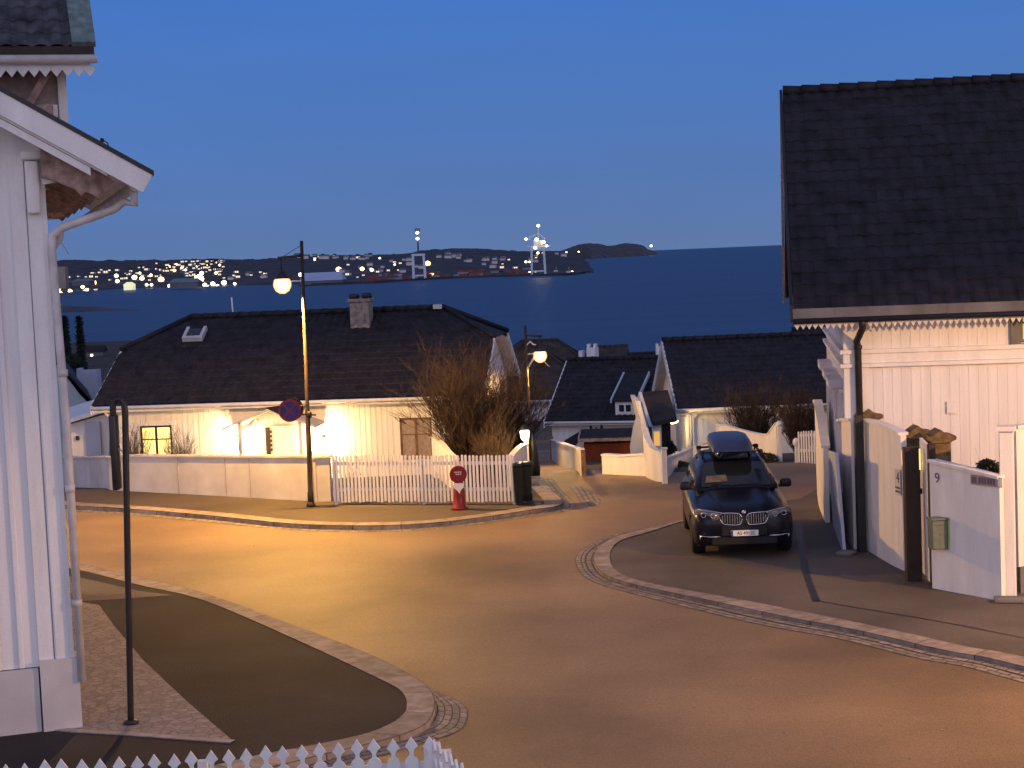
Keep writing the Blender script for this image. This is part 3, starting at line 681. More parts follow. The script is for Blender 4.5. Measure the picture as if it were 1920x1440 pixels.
# ---- the long white house behind the garden wall
A_, B_ = at(205, 765, 53.6), at(886, 748, 52.2)
rot = math.atan2(B_.y-A_.y, B_.x-A_.x); L1 = (Vector((B_.x, B_.y))-Vector((A_.x, A_.y))).length
zb1 = -.75
t = thing('white_house', 'long low white timber house with half hipped dark tiled roof behind the garden wall', 'house', (A_.x, A_.y, zb1), rot)
H1 = frame_at((A_.x, A_.y, zb1), rot)
ze1, zr1 = 2.77, 5.05
gable_house(t, L1, 8.6, ze1, zr1, zb=-.6, ohe=.42, og=.42, hip=(.95, 1.9), batten=.17)
inv = H1.inverted()
def loc_on(px, py, Hinv, yl=0.):   # local coords on front plane y=yl
    o_ = Hinv @ C0; d = Hinv.to_3x3() @ ray(px, py); k = (yl-o_.y)/d.y; return o_+d*k
def winpx(par, Hinv, x0, y0, x1, y1, **k):
    a = loc_on(x0, y1, Hinv); b = loc_on(x1, y0, Hinv); return window(par, a.x, a.z, b.x-a.x, b.z-a.z, **k)
winpx(t, inv, 267, 797, 322, 866, pane='litpane2', bars=(.62,), frame='darkbrown')
winpx(t, inv, 753, 782, 809, 862, pane='curtain', bars=(.6,), frame='brown')
# porch: pitched hood, door, side posts and two wall lamps
pa = loc_on(440, 795, inv); pb = loc_on(525, 765, inv)
dx0 = loc_on(497, 800, inv).x; dz = loc_on(497, 800, inv).z
mb = MB(); mb.box(dx0-.02, dx0+.95, -.05, .0, 0, dz+.02); d_ = part(t, 'door', mb, M['white'])
mb = MB(); mb.box(dx0+.02, dx0+.16, -.075, -.05, .1, dz-.02)
for k in range(5): mb.box(dx0+.16, dx0+.22, -.07, -.052, dz-.2-k*.14, dz-.12-k*.14)
part(d_, 'glazing_strip', mb, M['darkbrown'])
cxp = dx0+.45; hz0 = dz+.12
mb = MB()
for sg in (-1, 1): mb.add([(cxp, -1.3, hz0+.55), (cxp+sg*1.45, -1.3, hz0), (cxp+sg*1.45, 0, hz0), (cxp, 0, hz0+.55), (cxp, -1.3, hz0+.48), (cxp+sg*1.45, -1.3, hz0-.07), (cxp+sg*1.45, 0, hz0-.07), (cxp, 0, hz0+.48)], [(0, 1, 2, 3), (4, 5, 6, 7), (0, 1, 5, 4), (1, 2, 6, 5)])
part(t, 'porch_roof', mb, M['zinc'])
mb = MB()
for x in (cxp-.95, cxp+.95): mb = MB(); mb.box(x-.05, x+.05, -1.15, -1.05, 0, hz0-.02+.15); mb.box(x-.03, x+.03, -1.05, 0, hz0-.1, hz0); part(t, 'porch_post', mb, M['white'])
for px in (450, 606):
    q = loc_on(px, 822, inv); mb = MB(); mb.box(q.x-.05, q.x+.05, -.09, 0, q.z-.12, q.z+.16); mb.lathe([(.03, .14), (.11, .10), (.13, .06)], 12, (q.x, -.16, q.z)); w_ = part(t, 'wall_lamp', mb, M['black'])
    mb = MB(); mb.lathe([(.04, -.11), (.075, -.06), (.08, .03), (.05, .06)], 12, (q.x, -.16, q.z)); part(w_, 'bulb', mb, M['bulb2'])
    for dz_ in (.22, -.24):
        ld = bpy.data.lights.new('porch_light', 'POINT'); ld.energy = 140; ld.color = (1, .70, .30); ld.shadow_soft_size = .06; lo = bpy.data.objects.new('porch_light', ld); COL.objects.link(lo); lo.location = H1 @ Vector((q.x, -.42, q.z+dz_))
# gutter spout, skylight, chimney, vent
mb = MB(); mb.tube([(.0, -.50, ze1-.25), (-.02, -.3, ze1-.42), (.03, -.07, ze1-.6), (.03, -.07, 0)], .045, 8); part(t, 'downpipe', mb, M['white'])
s1 = (zr1-ze1)/4.3
def roofpt(px, py, Hinv, ze, s, lift=.1):     # hit of the sight line with the front slope
    o_ = Hinv @ C0; d = Hinv.to_3x3() @ ray(px, py)
    k = (ze+lift+s*o_.y-o_.z)/(d.z-s*d.y); return o_+d*k
q = roofpt(367, 626, inv, ze1, s1); q2 = roofpt(365, 634, inv, ze1, s1)
RX = Matrix.Translation(q) @ Matrix.Rotation(math.atan(s1), 4, 'X')
mb = MB(); mb.box(-.24, .24, -.32, .22, 0, .08, RX); sk = part(t, 'skylight', mb, M['glass'])
mb = MB(); mb.box(-.34, -.24, -.36, .26, -.02, .14, RX); mb.box(.24, .34, -.36, .26, -.02, .14, RX); mb.box(-.34, .34, -.46, -.33, -.02, .13, RX); part(sk, 'frame', mb, M['zinc'])
q = roofpt(676, 610, inv, ze1, s1)
mb = MB(); mb.bevbox(q.x-.32, q.x+.32, q.y-.1, q.y+.6, q.z-.3, zr1+.40, .02, 1, sm=False); mb.box(q.x-.38, q.x+.38, q.y-.16, q.y+.66, zr1+.40, zr1+.50); ch = part(t, 'chimney', mb, M['brick'])
mb = MB(); mb.bevbox(q.x-.34, q.x-.06, q.y, q.y+.4, zr1+.505, zr1+.66, .03, 1); mb.bevbox(q.x+.08, q.x+.36, q.y, q.y+.4, zr1+.505, zr1+.68, .03, 1); part(ch, 'chimney_pot', mb, M['black'])
q = roofpt(818, 600, inv, ze1, s1)
mb = MB(); mb.box(q.x-.14, q.x+.14, q.y+.3, q.y+.45, zr1+.05, zr1+.20); part(t, 'ridge_vent', mb, M['zinc'])
mb = MB(); mb.tube([(roofpt(424, 600, inv, ze1, s1).x, 4.9, zr1-.2), (roofpt(424, 600, inv, ze1, s1).x-.03, 4.9, zr1+.68)], .03, 6); part(t, 'flue_pipe', mb, M['white'])

# ---- right house with the tall dark roof
rR = R(-8.4); OR = Vector((6.55, 33.4, 0))
HR = frame_at(OR, rR); iR = HR.inverted()
t = thing('white_house', 'two storey white timber house with tall black tiled roof and lace trimmed eaves', 'house', OR, rR)
zeR = at(1600, 562, 33).z+.35; zrR = at(1478, 178, 38.2).z
LR, WR = 16., 9.4
gable_house(t, LR, WR, zeR, zrR, zb=-.3, ohe=.62, og=.98, batten=.18, trim=None, th=.34, tw=.27)
sR = (zrR-zeR)/(WR/2); zER = zeR-sR*.62
mb = MB(); mb.box(-1.0, LR+1, -.68, -.62, zER-.13, zER+.06)
for k in range(9): mb.box(k*2.1-.2, k*2.1-.18, -.69, -.68, zER-.12, zER+.05)
part(t, 'fascia', mb, M['grey']); mb = MB(); mb.tube([(-1.0, -.73, zER-.18), (LR+1, -.73, zER-.18)], .055, 8); part(t, 'gutter', mb, M['black'])
for x in (-1.02,):
    for sg in (0, 1):
        mb = MB(); ya, yb = (-.66, WR/2) if not sg else (WR+.66, WR/2); e = .03
        mb.add([(x-e, ya, zER-.2), (x+e, ya, zER-.2), (x+e, ya, zER+.12), (x-e, ya, zER+.12), (x-e, yb, zrR-.2), (x+e, yb, zrR-.2), (x+e, yb, zrR+.12), (x-e, yb, zrR+.12)], [(0, 1, 2, 3), (4, 7, 6, 5), (0, 4, 5, 1), (1, 5, 6, 2), (2, 6, 7, 3), (3, 7, 4, 0)])
        part(t, 'bargeboard', mb, M['black'] if not sg else M['curtain'])
def lace(mb, x0, x1, y, z, d, step=.115):
    n = int((x1-x0)/step); w = (x1-x0)/n
    mb.box(x0, x1, y, y+.02, z-d*.35, z)
    for i in range(n):
        a = x0+i*w; mb.add([(a, y, z-d*.35), (a+w, y, z-d*.35), (a+w*.5, y, z-d), (a, y+.02, z-d*.35), (a+w, y+.02, z-d*.35), (a+w*.5, y+.02, z-d)], [(0, 1, 2), (3, 5, 4), (0, 2, 5, 3), (1, 4, 5, 2)])
mb = MB(); lace(mb, -.98, LR, -.60, zER-.20, .15); part(t, 'lace_trim', mb, M['white'])
mb = MB(); mb.box(-.98, LR, -.575, -.002, zER-.12, zER-.09); part(t, 'soffit', mb, M['white'])
mb = MB()   # inner flying gable boards on the left end
for sg in (0, 1):
    ya, yb = (-.3, WR/2) if not sg else (WR+.3, WR/2); za = zeR-.3*sR-.45
    mb.add([(-.80, ya, za), (-.76, ya, za), (-.76, yb, zrR-.55), (-.80, yb, zrR-.55), (-.80, ya, za+.3), (-.76, ya, za+.3), (-.76, yb, zrR-.25), (-.80, yb, zrR-.25)], [(0, 1, 2, 3), (4, 7, 6, 5), (0, 3, 7, 4), (1, 5, 6, 2), (0, 4, 5, 1)])
part(t, 'gable_board', mb, M['white'])
# cornice bands + pilaster
zc1 = loc_on(1700, 656, iR).z; zc2 = loc_on(1700, 681, iR).z
mb = MB(); mb.box(-.06, LR, -.10, -.016, zc1-.04, zc1+.04); mb.box(-.04, LR, -.055, -.017, zc2+.03, zc1-.045); mb.box(-.06, LR, -.10, -.016, zc2-.05, zc2+.025)
mb.box(-.10, -.016, -.11, WR, zc1-.04, zc1+.04); mb.box(-.10, -.016, -.11, WR, zc2-.05, zc2+.025); part(t, 'cornice_band', mb, M['white'])
mb = MB(); mb.box(-.03, .46, -.045, -.0155, -.3, zc2-.06); mb.box(-.03, .46, -.045, -.0155, zc1+.045, zER-.14); mb.box(-.07, .52, -.09, -.016, zER-.42, zER-.30); part(t, 'pilaster', mb, M['white'])
# upper window at the far right with grey surrounds
winpx(t, iR, 1912, 566, 1975, 642, pane='litpane', frame='greygreen', trim='greygreen', bars=(.5,))
mb = MB(); a = loc_on(1895, 560, iR); mb.box(a.x-.02, a.x+.16, -.09, -.018, zc1+.045, a.z); mb.box(a.x-.06, a.x+.3, -.13, -.019, a.z-.1, a.z+.02); part(t, 'pilaster', mb, M['grey'])
mb = MB(); a = loc_on(1775, 775, iR); b = loc_on(1796, 752, iR); mb.box(a.x, b.x, -.05, -.016, a.z, b.z); part(t, 'wall_hatch', mb, M['white'])
# downpipe in black
a = loc_on(1611, 570, iR, -.6); b = loc_on(1608, 640, iR, -.12)
mb = MB(); mb.tube([(a.x+.05, -.7, zER-.17), (a.x+.05, -.62, zER-.36), (b.x-.02, -.22, zER-.62), (b.x, -.15, zER-.8), (b.x, -.15, -.2)], .068, 10)
for z in (.6, 2.2, 3.9): mb.tube([(b.x, -.15, z), (b.x, -.15, z+.07)], .085, 10)
part(t, 'downpipe', mb, M['black'])
# left side windows with hoods
SF = Matrix(((0, 1, 0, 0), (-1, 0, 0, 0), (0, 0, 1, 0), (0, 0, 0, 1)))     # front(-y) -> left(-x), x -> -y
for yy, lab in ((1.2, 0), (3.4, 0), (6.2, 0)):
    f = window(t, -yy-1.0, 1.0, 1.0, 1.9, frame='darkbrown', pane='glass', face=SF, trim='white', bars=(.35, .68), proud=.05)
    mb = MB(); mb.box(-.30, -.0, yy-.22, yy+1.22, 3.06, 3.22); mb.box(-.22, -.0, yy-.12, yy+1.12, 2.96, 3.06); mb.box(-.12, 0, yy-.16, yy-.08, 1.0, 2.955); mb.box(-.12, 0, yy+1.08, yy+1.16, 1.0, 2.955); part(f, 'hood', mb, M['blueish'])

# ---- near left house: white boarded gable, big bargeboard
rL = R(17.5); a0 = G(141, 1362, .09)
OL = Vector((a0.x, a0.y, .09)); HL = frame_at(OL, rL+math.pi*0); iL = HL.inverted()
# local x runs right along the facade, house occupies x<0
t = thing('white_house', 'white board and batten gable end with carved eaves at the left edge of the view', 'house', OL, rL)
tip = loc_on(285, 323, iL, -.75); up = loc_on(0, 166, iL, -.75)
sl = (up.z-tip.z)/(up.x-tip.x)
zoff = tip.z; Wd = 10.
mb = MB(); zp = loc_on(70, 1250, iL).z
ztop = lambda x: zoff+sl*(x-tip.x)
mb.add([(0, 0, zp), (-5, 0, zp), (-5, 0, ztop(-5)-.3), (0, 0, ztop(0)-.3), (0, Wd, zp), (-5, Wd, zp), (-5, Wd, ztop(-5)-.3), (0, Wd, ztop(0)-.3)], [(0, 1, 2, 3), (4, 7, 6, 5), (0, 3, 7, 4), (1, 5, 6, 2), (2, 6, 7, 3), (0, 4, 5, 1)])
x = -.62
while x > -5: mb.bevbox(x-.035, x+.035, -.035, .002, zp-.0, ztop(x)-.35, .01, 1, sm=False); x -= .285
for k in range(36): y = .3+k*.27; mb.box(-.002, .03, y-.03, y+.03, zp, ztop(0)-.35)
part(t, 'wall', mb, M['white_wall'])
mb = MB(); mb.box(-.40, -.215, -.045, 0.003, zp, ztop(0)-.5); mb.box(-.20, .04, -.055, .2, zp, ztop(0)-.45); mb.box(-.18, -.02, -.065, -.055, zp+.02, ztop(0)-.5); part(t, 'corner_board', mb, M['white'])
mb = MB(); mb.box(-5, -.42, -.06, -.002, -.05, zp-.01); mb.box(-.40, .09, -.10, .3, -.05, zp+.09); mb.box(-.0, .05, .31, Wd, -.05, zp); part(t, 'plinth', mb, M['white_rough'])
# gable roof slab and bargeboard
e = -.75
def slab(mb, x0, x1, y0, y1, d0, d1): mb.add([(x, y, ztop(x)-d) for d in (d1, d0) for y in (y0, y1) for x in (x0, x1)], [(0, 2, 3, 1), (4, 5, 7, 6), (0, 1, 5, 4), (2, 6, 7, 3), (0, 4, 6, 2), (1, 3, 7, 5)])
mb = MB(); slab(mb, -5, tip.x+.02, e-.04, Wd+.8, -.03, .03); rr = part(t, 'roof', mb, M['black'])
mb = MB(); slab(mb, -5, tip.x-.12, e-.02, e+.04, .035, .33)
mb.add([(tip.x-.12, y, ztop(tip.x-.12)-d) for y in (e-.02, e+.04) for d in (.035, .33)]+[(tip.x+.0, y, ztop(tip.x)-.035) for y in (e-.02, e+.04)]+[(tip.x-.14, y, ztop(tip.x)-.25) for y in (e-.02, e+.04)], [(0, 1, 6, 4), (2, 3, 7, 5), (1, 3, 7, 6), (4, 6, 7, 5)])
slab(mb, -5, tip.x-.55, e+.045, e+.08, .33, .36)
part(t, 'bargeboard', mb, M['white'])
mb = MB(); slab(mb, -5, tip.x-.75, e+.045, e+.075, .37, .47); slab(mb, -5, tip.x-.03, -.65, Wd, .05, .08); part(t, 'inner_board', mb, M['white'])
def bracket(mb, y0, th_, x0=0.0, s_=1.):
    X = lambda a, b: (x0+a*s_, b*s_)
    zt = ztop(0)-.2
    # carved rafter foot, profile in xz, scalloped
    pro = [(-.0, -.02), (.14, -.0), (.18, -.12), (.30, -.20), (.46, -.22), (.60, -.27), (.70, -.30), (.76, -.38), (.86, -.36), (.96, -.42), (1.02, -.50), (.90, -.62), (.80, -.72), (.72, -.66), (.62, -.62), (.54, -.66), (.46, -.58), (.30, -.52), (.16, -.46), (.0, -.42)]
    poly = [(x0+a*s_*.85, zt-.18+b*s_) for a, b in pro]
    mb.prism(poly, th_, Matrix.Translation((0, y0, 0)))
for k in range(6):
    mb = MB()
    bracket(mb, -.40+k*1.75, .16)
    for j, yy in enumerate((-.40+k*1.75+.165,)): pass
    part(t, 'carved_bracket', mb, M['soffit'])
for k in range(6):
    mb = MB(); y = -.42+k*1.75
    mb.tube([(.0, y+.22, ztop(0)-.85), (.86, y+.22, ztop(.86)-.20)], .05, 4, sm=False); part(t, 'strut', mb, M['white'])
mb = MB(); a = loc_on(30, 410, iL); b = loc_on(72, 285, iL); mb.bevbox(a.x+.14, b.x-.02, -.20, -.045, a.z+.05, b.z-.12, .03, 2); mb.bevbox(a.x+.10, b.x+.03, -.24, -.04, b.z-.11, b.z, .02, 1); part(t, 'purlin_end', mb, M['white'])
# gutter and downpipe
gx, gz = tip.x-.20, ztop(tip.x)-.15
mb = MB(); mb.tube([(gx+.02, e+.3, gz), (gx+.02, Wd, gz-.1)], .075, 8); part(t, 'gutter', mb, M['zinc'])
a = loc_on(228, 385, iL, -.1); b = loc_on(98, 432, iL, -.1)
mb = MB(); mb.tube([(gx+.01, -.25, gz), (gx+.01, -.22, gz-.22), (a.x+.03, -.14, a.z+.05), (a.x-.10, -.1, a.z-.05), (b.x+.12, -.1, b.z+.03), (b.x, -.1, b.z-.06), (b.x-.02, -.1, b.z-.3), (.12, -.1, 4.0), (.12, -.1, .62)], .055, 10)
for z in (1.6, 3.1, 4.6): mb.tube([(.115, -.1, z), (.115, -.1, z+.09)], .066, 10)
part(t, 'downpipe', mb, M['zinc'])
a = loc_on(118, 437, iL, .4); mb = MB(); mb.tube([(.02, .3, b.z-.22), (.12, .3, b.z-.2), (.2, .3, b.z-.1), (.22, .3, b.z+.05)], .045, 8); mb.tube([(.2, .3, b.z-.12), (.3, .3, b.z-.3)], .01, 4); part(t, 'downpipe', mb, M['zinc'])
mb = MB(); q = loc_on(193, 272, iL, -.3); mb.tube([(q.x-.05, -.3, ztop(q.x)), (q.x, -.3, ztop(q.x)+.14)], .025, 6); mb.tube([(q.x, -.3, ztop(q.x)+.12), (q.x+.06, -.3, ztop(q.x)+.08), (q.x+.08, -.3, ztop(q.x)-.03)], .008, 5); part(t, 'roof_hook', mb, M['black'])

# ---- taller house behind it, upper left
rT = R(17); aT = at(182, 128, 27.6); OT = Vector((at(122, 200, 28.2).x-9*math.cos(R(17)), 28.2-9*math.sin(R(17)), 0))
HT = frame_at(OT, rT); iT = HT.inverted()
t = thing('tall_house', 'taller house with mossy dark tiles and white lace trim at the top left corner', 'house', OT, rT)
zbT = at(100, 95, 27.8).z; zlow = at(100, 128, 27.8).z; LT = 9.
gx_ = 9.+.50
s_ = .95; Vd = Vector((0, 1, s_)).normalized(); Nn = Vector((0, -s_, 1)).normalized()
mb = MB(); tiles(mb, Vector((0, -.62, zbT)), Vector((1, 0, 0)), Vd, Nn, lambda v: 0, lambda v: gx_-.36, 5.5, .26, .34, .035)
mb.add([(0, -.6, zbT-.05), (gx_-.3, -.6, zbT-.05), (gx_-.3, 3.4, zbT+3.75), (0, 3.4, zbT+3.75)], [(0, 1, 2, 3)]); part(t, 'roof', mb, M['roof_moss'], fixn=False)
mb = MB(); q = Vector((gx_-.37, -.66, zbT+.02)); w_ = Vector((.37, 0, 0)); d_ = Vd*5.6; h_ = Nn*.10
mb.add([q, q+w_, q+w_+d_, q+d_, q+h_, q+w_+h_, q+w_+d_+h_, q+d_+h_], [(0, 1, 2, 3), (4, 7, 6, 5), (0, 4, 5, 1), (1, 5, 6, 2), (2, 6, 7, 3), (3, 7, 4, 0)]); part(t, 'verge_flashing', mb, M['lead'])
mb = MB(); mb.box(0, gx_-.03, -.68, -.62, zlow+.18, zbT+.03); part(t, 'fascia', mb, M['darkbrown'])
mb = MB(); mb.tube([(0, -.76, zlow+.10), (gx_, -.76, zlow+.10)], .07, 8); part(t, 'gutter', mb, M['zinc'])
mb = MB(); mb.box(0, gx_-.1, -.66, .0, zlow-.0, zlow+.04); lace(mb, 0, gx_-.03, -.67, zlow-.0, .17, .17); part(t, 'lace_trim', mb, M['white'])
mb = MB(); mb.box(0, 9, 0, 3.5, zlow-2.3, zlow); part(t, 'wall', mb, M['curtain'])
mb = MB()
zl = zlow
mb.box(8.9, 9.04, -.06, .0, zl-2.2, zl-.01); mb.box(6, 8.88, -.05, .0, zl-.75, zl-.55); mb.box(6, 8.88, -.04, 0, zl-1.5, zl-1.38); part(t, 'wall_trim', mb, M['white'])
mb = MB()
for x in (7.0, 8.0): mb.box(x-.08, x+.08, -.16, 0.0, zl-1.9, zl-.02); mb.tube([(x+.02, -.1, zl-1.2), (x+.75, -.35, zl-.06)], .085, 4, sm=False)
mb.bevbox(8.45, 8.8, -.30, -.05, zl-1.15, zl-.55, .04, 1); mb.bevbox(8.5, 8.78, -.28, -.04, zl-1.7, zl-1.2, .04, 1); part(t, 'eaves_bracket', mb, M['soffit'])

# ---- houses down the lane
# B: white house with dormer
rB = R(-17); OB = at(1036, 790, 78.5); OB.z = g(78)-.9
HB = frame_at(OB, rB); iB = HB.inverted(); zeB = loc_on(1040, 787, iB).z+.12; zrB = (iB @ at(1088, 676, 82.5)).z
t = thing('white_house', 'white house with dark roof and small dormer beyond the red shed', 'house', OB, rB)
gable_house(t, 9.5, 8.2, zeB, zrB, zb=-1, ohe=.35, og=.3, batten=.25, barge=.26)
sB = (zrB-zeB)/4.1
q = roofpt(1155, 790, iB, zeB, sB, 0); q2 = roofpt(1192, 780, iB, zeB, sB, 0)
a = loc_on(1154, 777, iB, .0); b = loc_on(1190, 753, iB, .0)
mb = MB(); mb.box(a.x, b.x, .0, 1.5, a.z-.1, b.z); dm = part(t, 'dormer', mb, M['white'])
window(dm, a.x+.12, a.z+.06, b.x-a.x-.24, b.z-a.z-.14, frame='white', pane='glass', trim=None, mull=1, bars=(), face=Matrix.Translation((0, .0, 0)))
mb = MB(); zd = b.z+.02
mb.add([(a.x-.12, -.15, zd), (b.x+.12, -.15, zd), (b.x+.12, 2.6, zd+1.0), (a.x-.12, 2.6, zd+1.0), (a.x-.12, -.15, zd+.07), (b.x+.12, -.15, zd+.07), (b.x+.12, 2.6, zd+1.08), (a.x-.12, 2.6, zd+1.08)], [(0, 1, 2, 3), (4, 7, 6, 5), (0, 4, 5, 1), (1, 5, 6, 2), (3, 2, 6, 7), (0, 3, 7, 4)]); part(dm, 'dormer_roof', mb, M['roof'])
mb = MB()
for x in (a.x-.18, b.x+.12): mb.add([(x, -.2, zd-.05), (x+.07, -.2, zd-.05), (x+.07, 2.6, zd+.98), (x, 2.6, zd+.98), (x, -.2, zd+.12), (x+.07, -.2, zd+.12), (x+.07, 2.6, zd+1.16), (x, 2.6, zd+1.16)], [(0, 1, 2, 3), (4, 7, 6, 5), (0, 4, 5, 1), (1, 5, 6, 2), (3, 2, 6, 7), (0, 3, 7, 4)])
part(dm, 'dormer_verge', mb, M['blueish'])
def chim(t, Hinv, px0, px1, pyt, pyb, Y, m='farwhite', pots=True):
    a = Hinv @ at(px0, pyb, Y); b = Hinv @ at(px1, pyt, Y); mb = MB(); mb.box(a.x, b.x, a.y, a.y+.7, a.z-.5, b.z-.05); c = part(t, 'chimney', mb, M[m])
    if pots:
        mb = MB(); w = b.x-a.x; mb.box(a.x, a.x+w*.25, a.y+.1, a.y+.5, b.z-.045, b.z+.14); mb.box(b.x-w*.25, b.x, a.y+.1, a.y+.5, b.z-.045, b.z+.14); part(c, 'chimney_pot', mb, M['white'])
chim(t, iB, 1100, 1117, 650, 671, 84, 'white'); chim(t, iB, 1085, 1091, 656, 670, 84, 'white', False)
# C: right middle house with big dark roof
rC = R(.5); OC = at(1286, 770, 62); OC.z = g(62)-.3
HC = frame_at(OC, rC); iC = HC.inverted(); zeC = loc_on(1300, 767, iC).z+.2; zrC = (iC @ at(1262, 640, 66.5)).z
t = thing('white_house', 'white house with broad dark roof behind the parked car', 'house', OC, rC)
gable_house(t, 7.2, 8.4, zeC, zrC, zb=-1, ohe=.35, og=.38, batten=.2, barge=.3)
mb = MB(); q = loc_on(1293, 772, iC, -.1); mb.tube([(q.x, -.45, zeC-.35), (q.x+.05, -.1, zeC-.6), (q.x+.05, -.1, -.5)], .04, 6); part(t, 'downpipe', mb, M['zinc'])
# entrance lamp of C (enamel shade)
q = loc_on(1262, 787, iC, -.45); LC = HC @ q
mb = MB(); mb.lathe([(.03, .12), (.10, .08), (.26, -.02)], 14, q); mb.tube([q+Vector((0, 0, .1)), q+Vector((.2, .1, .16)), Vector((.0, .0, q.z+.05))], .02, 5); w_ = part(t, 'wall_lamp', mb, M['white'])
mb = MB(); mb.lathe([(.05, -.14), (.17, -.10), (.20, -.02), (.12, .02)], 12, q); part(w_, 'bulb', mb, M['bulb2'])
ld = bpy.data.lights.new('gable_light', 'POINT'); ld.energy = 65; ld.color = (1, .68, .32); ld.shadow_soft_size = .1; lo = bpy.data.objects.new('gable_light', ld); COL.objects.link(lo); lo.location = LC+Vector((-.05, -.12, -.28))
# porch of C, dark
aP = at(1215, 860, 60.5); 
t2 = thing('entrance_porch', 'small dark entrance porch with brown roof against the gable of the broad roofed house', 'porch', (at(1226, 800, 60).x, 60, g(60)), 0)
zt_ = at(1235, 790, 60).z-g(60); wP = at(1257, 800, 60).x-at(1226, 800, 60).x
mb = MB(); mb.box(0, wP, 0, 3, -1, zt_); part(t2, 'wall', mb, M['carblack'])
mb = MB(); a = [at(1225, 791, 59.7), at(1269, 783, 59.7), at(1252, 731, 62.5), at(1204, 735, 62.5)]; o_ = Vector(t2.location)
mb.add([p-o_ for p in a]+[p-o_-Vector((0, 0, .15)) for p in a], [(0, 1, 2, 3), (4, 7, 6, 5), (0, 4, 5, 1), (1, 5, 6, 2), (3, 2, 6, 7), (0, 3, 7, 4)]); part(t2, 'roof', mb, M['roof_brown'])
mb = MB(); p1, p2 = at(1203, 735, 62.5)-o_, at(1223, 800, 59.7)-o_; p3 = at(1201, 770, 62.5)-o_
mb.add([p1, p2, p3, p1+Vector((-.1, .1, 0)), p2+Vector((-.1, .1, 0)), p3+Vector((-.1, .1, 0))], [(0, 1, 2), (3, 5, 4), (0, 2, 5, 3), (1, 4, 5, 2), (0, 3, 4, 1)])
mb.box(-.08, .25, -.12, -.02, -.8, zt_-.12); part(t2, 'side_panel', mb, M['white'])
mb = MB(); mb.box(-.02, .18, -.15, -.125, .55, zt_-.35); part(t2, 'window', mb, M['litpane'])
# D: narrow white shed gable
OD = at(1178, 800, 57.5); OD.z = g(57.5)
t = thing('white_shed', 'narrow white shed with steep bare bargeboard left of the picket gate', 'shed', OD)
o_ = OD; mb = MB()
P4 = [at(1186, 888, 57.5), at(1216, 888, 57.5), at(1214, 825, 57.5), at(1198, 764, 57.5), at(1187, 800, 57.5), at(1181, 838, 57.5)]
mb.add([p-o_ for p in P4]+[p-o_+Vector((.3, 2.6, 0)) for p in P4], [tuple(range(6)), tuple(range(6, 12))[::-1]]+[(i, (i+1) % 6, (i+1) % 6+6, i+6) for i in range(6)]); part(t, 'wall', mb, M['blueish'])  # white boards with their blue shade painted in by the wall colour
mb = MB(); a, b = at(1195, 752, 57.2)-o_, at(1216, 832, 57.2)-o_
mb.add([a+Vector((-.05, 0, 0)), a+Vector((.09, 0, 0)), b+Vector((.08, 0, 0)), b+Vector((-.08, 0, 0))]+[a+Vector((-.05, 2.6, 0)), a+Vector((.09, 2.6, 0)), b+Vector((.08, 2.6, 0)), b+Vector((-.08, 2.6, 0))], [(0, 1, 2, 3), (4, 7, 6, 5), (0, 4, 5, 1), (1, 5, 6, 2), (3, 2, 6, 7), (0, 3, 7, 4)]); part(t, 'bargeboard', mb, M['white'])
mb = MB(); a, b, c = at(1203, 860, 57.3)-o_, at(1211, 876, 57.3)-o_, 0; mb.box(a.x, b.x, a.y-.04, a.y, b.z, a.z); part(t, 'letter_box', mb, M['darkbrown'])
# red shed
OS = at(1103, 892, 63); OS.z = g(63)
wS = at(1200, 860, 62).x-OS.x; hS = at(1150, 826, 62).z-OS.z; rS = R(-6)
t = thing('red_shed', 'low red painted shed with dark roof beside the lane', 'shed', OS, rS)
mb = MB(); mb.box(0, wS, 0, 2.4, -.5, hS)
for k in range(14): x = k*wS/13; mb.box(x-.02, x+.02, -.02, .002, -.5, hS-.01)
part(t, 'wall', mb, M['red'])
mb = MB(); zt_ = at(1150, 807, 63.3).z-OS.z
mb.add([(-.25, -.25, hS-.02), (wS+.2, -.25, hS-.02), (wS+.2, 1.2, zt_), (-.25, 1.2, zt_), (wS+.2, 2.7, hS-.02), (-.25, 2.7, hS-.02)], [(0, 1, 2, 3), (3, 2, 4, 5), (0, 3, 5), (1, 4, 2)]); rf = part(t, 'roof', mb, M['roof'])
mb = MB(); mb.box(-.27, wS+.2, -.30, -.255, hS-.09, hS+.03); mb.add([(-.32, -.3, hS-.1), (-.26, -.3, hS-.1), (-.26, 1.2, zt_-.05), (-.32, 1.2, zt_-.05), (-.32, -.3, hS+.05), (-.26, -.3, hS+.05), (-.26, 1.2, zt_+.08), (-.32, 1.2, zt_+.08)], [(0, 1, 2, 3), (4, 7, 6, 5), (0, 4, 5, 1), (1, 5, 6, 2), (3, 2, 6, 7), (0, 3, 7, 4)]); part(t, 'trim_board', mb, M['brick'])
mb = MB(); mb.box(-.12, .10, -.04, .2, -.5, hS-.1); part(t, 'corner_board', mb, M['red'])
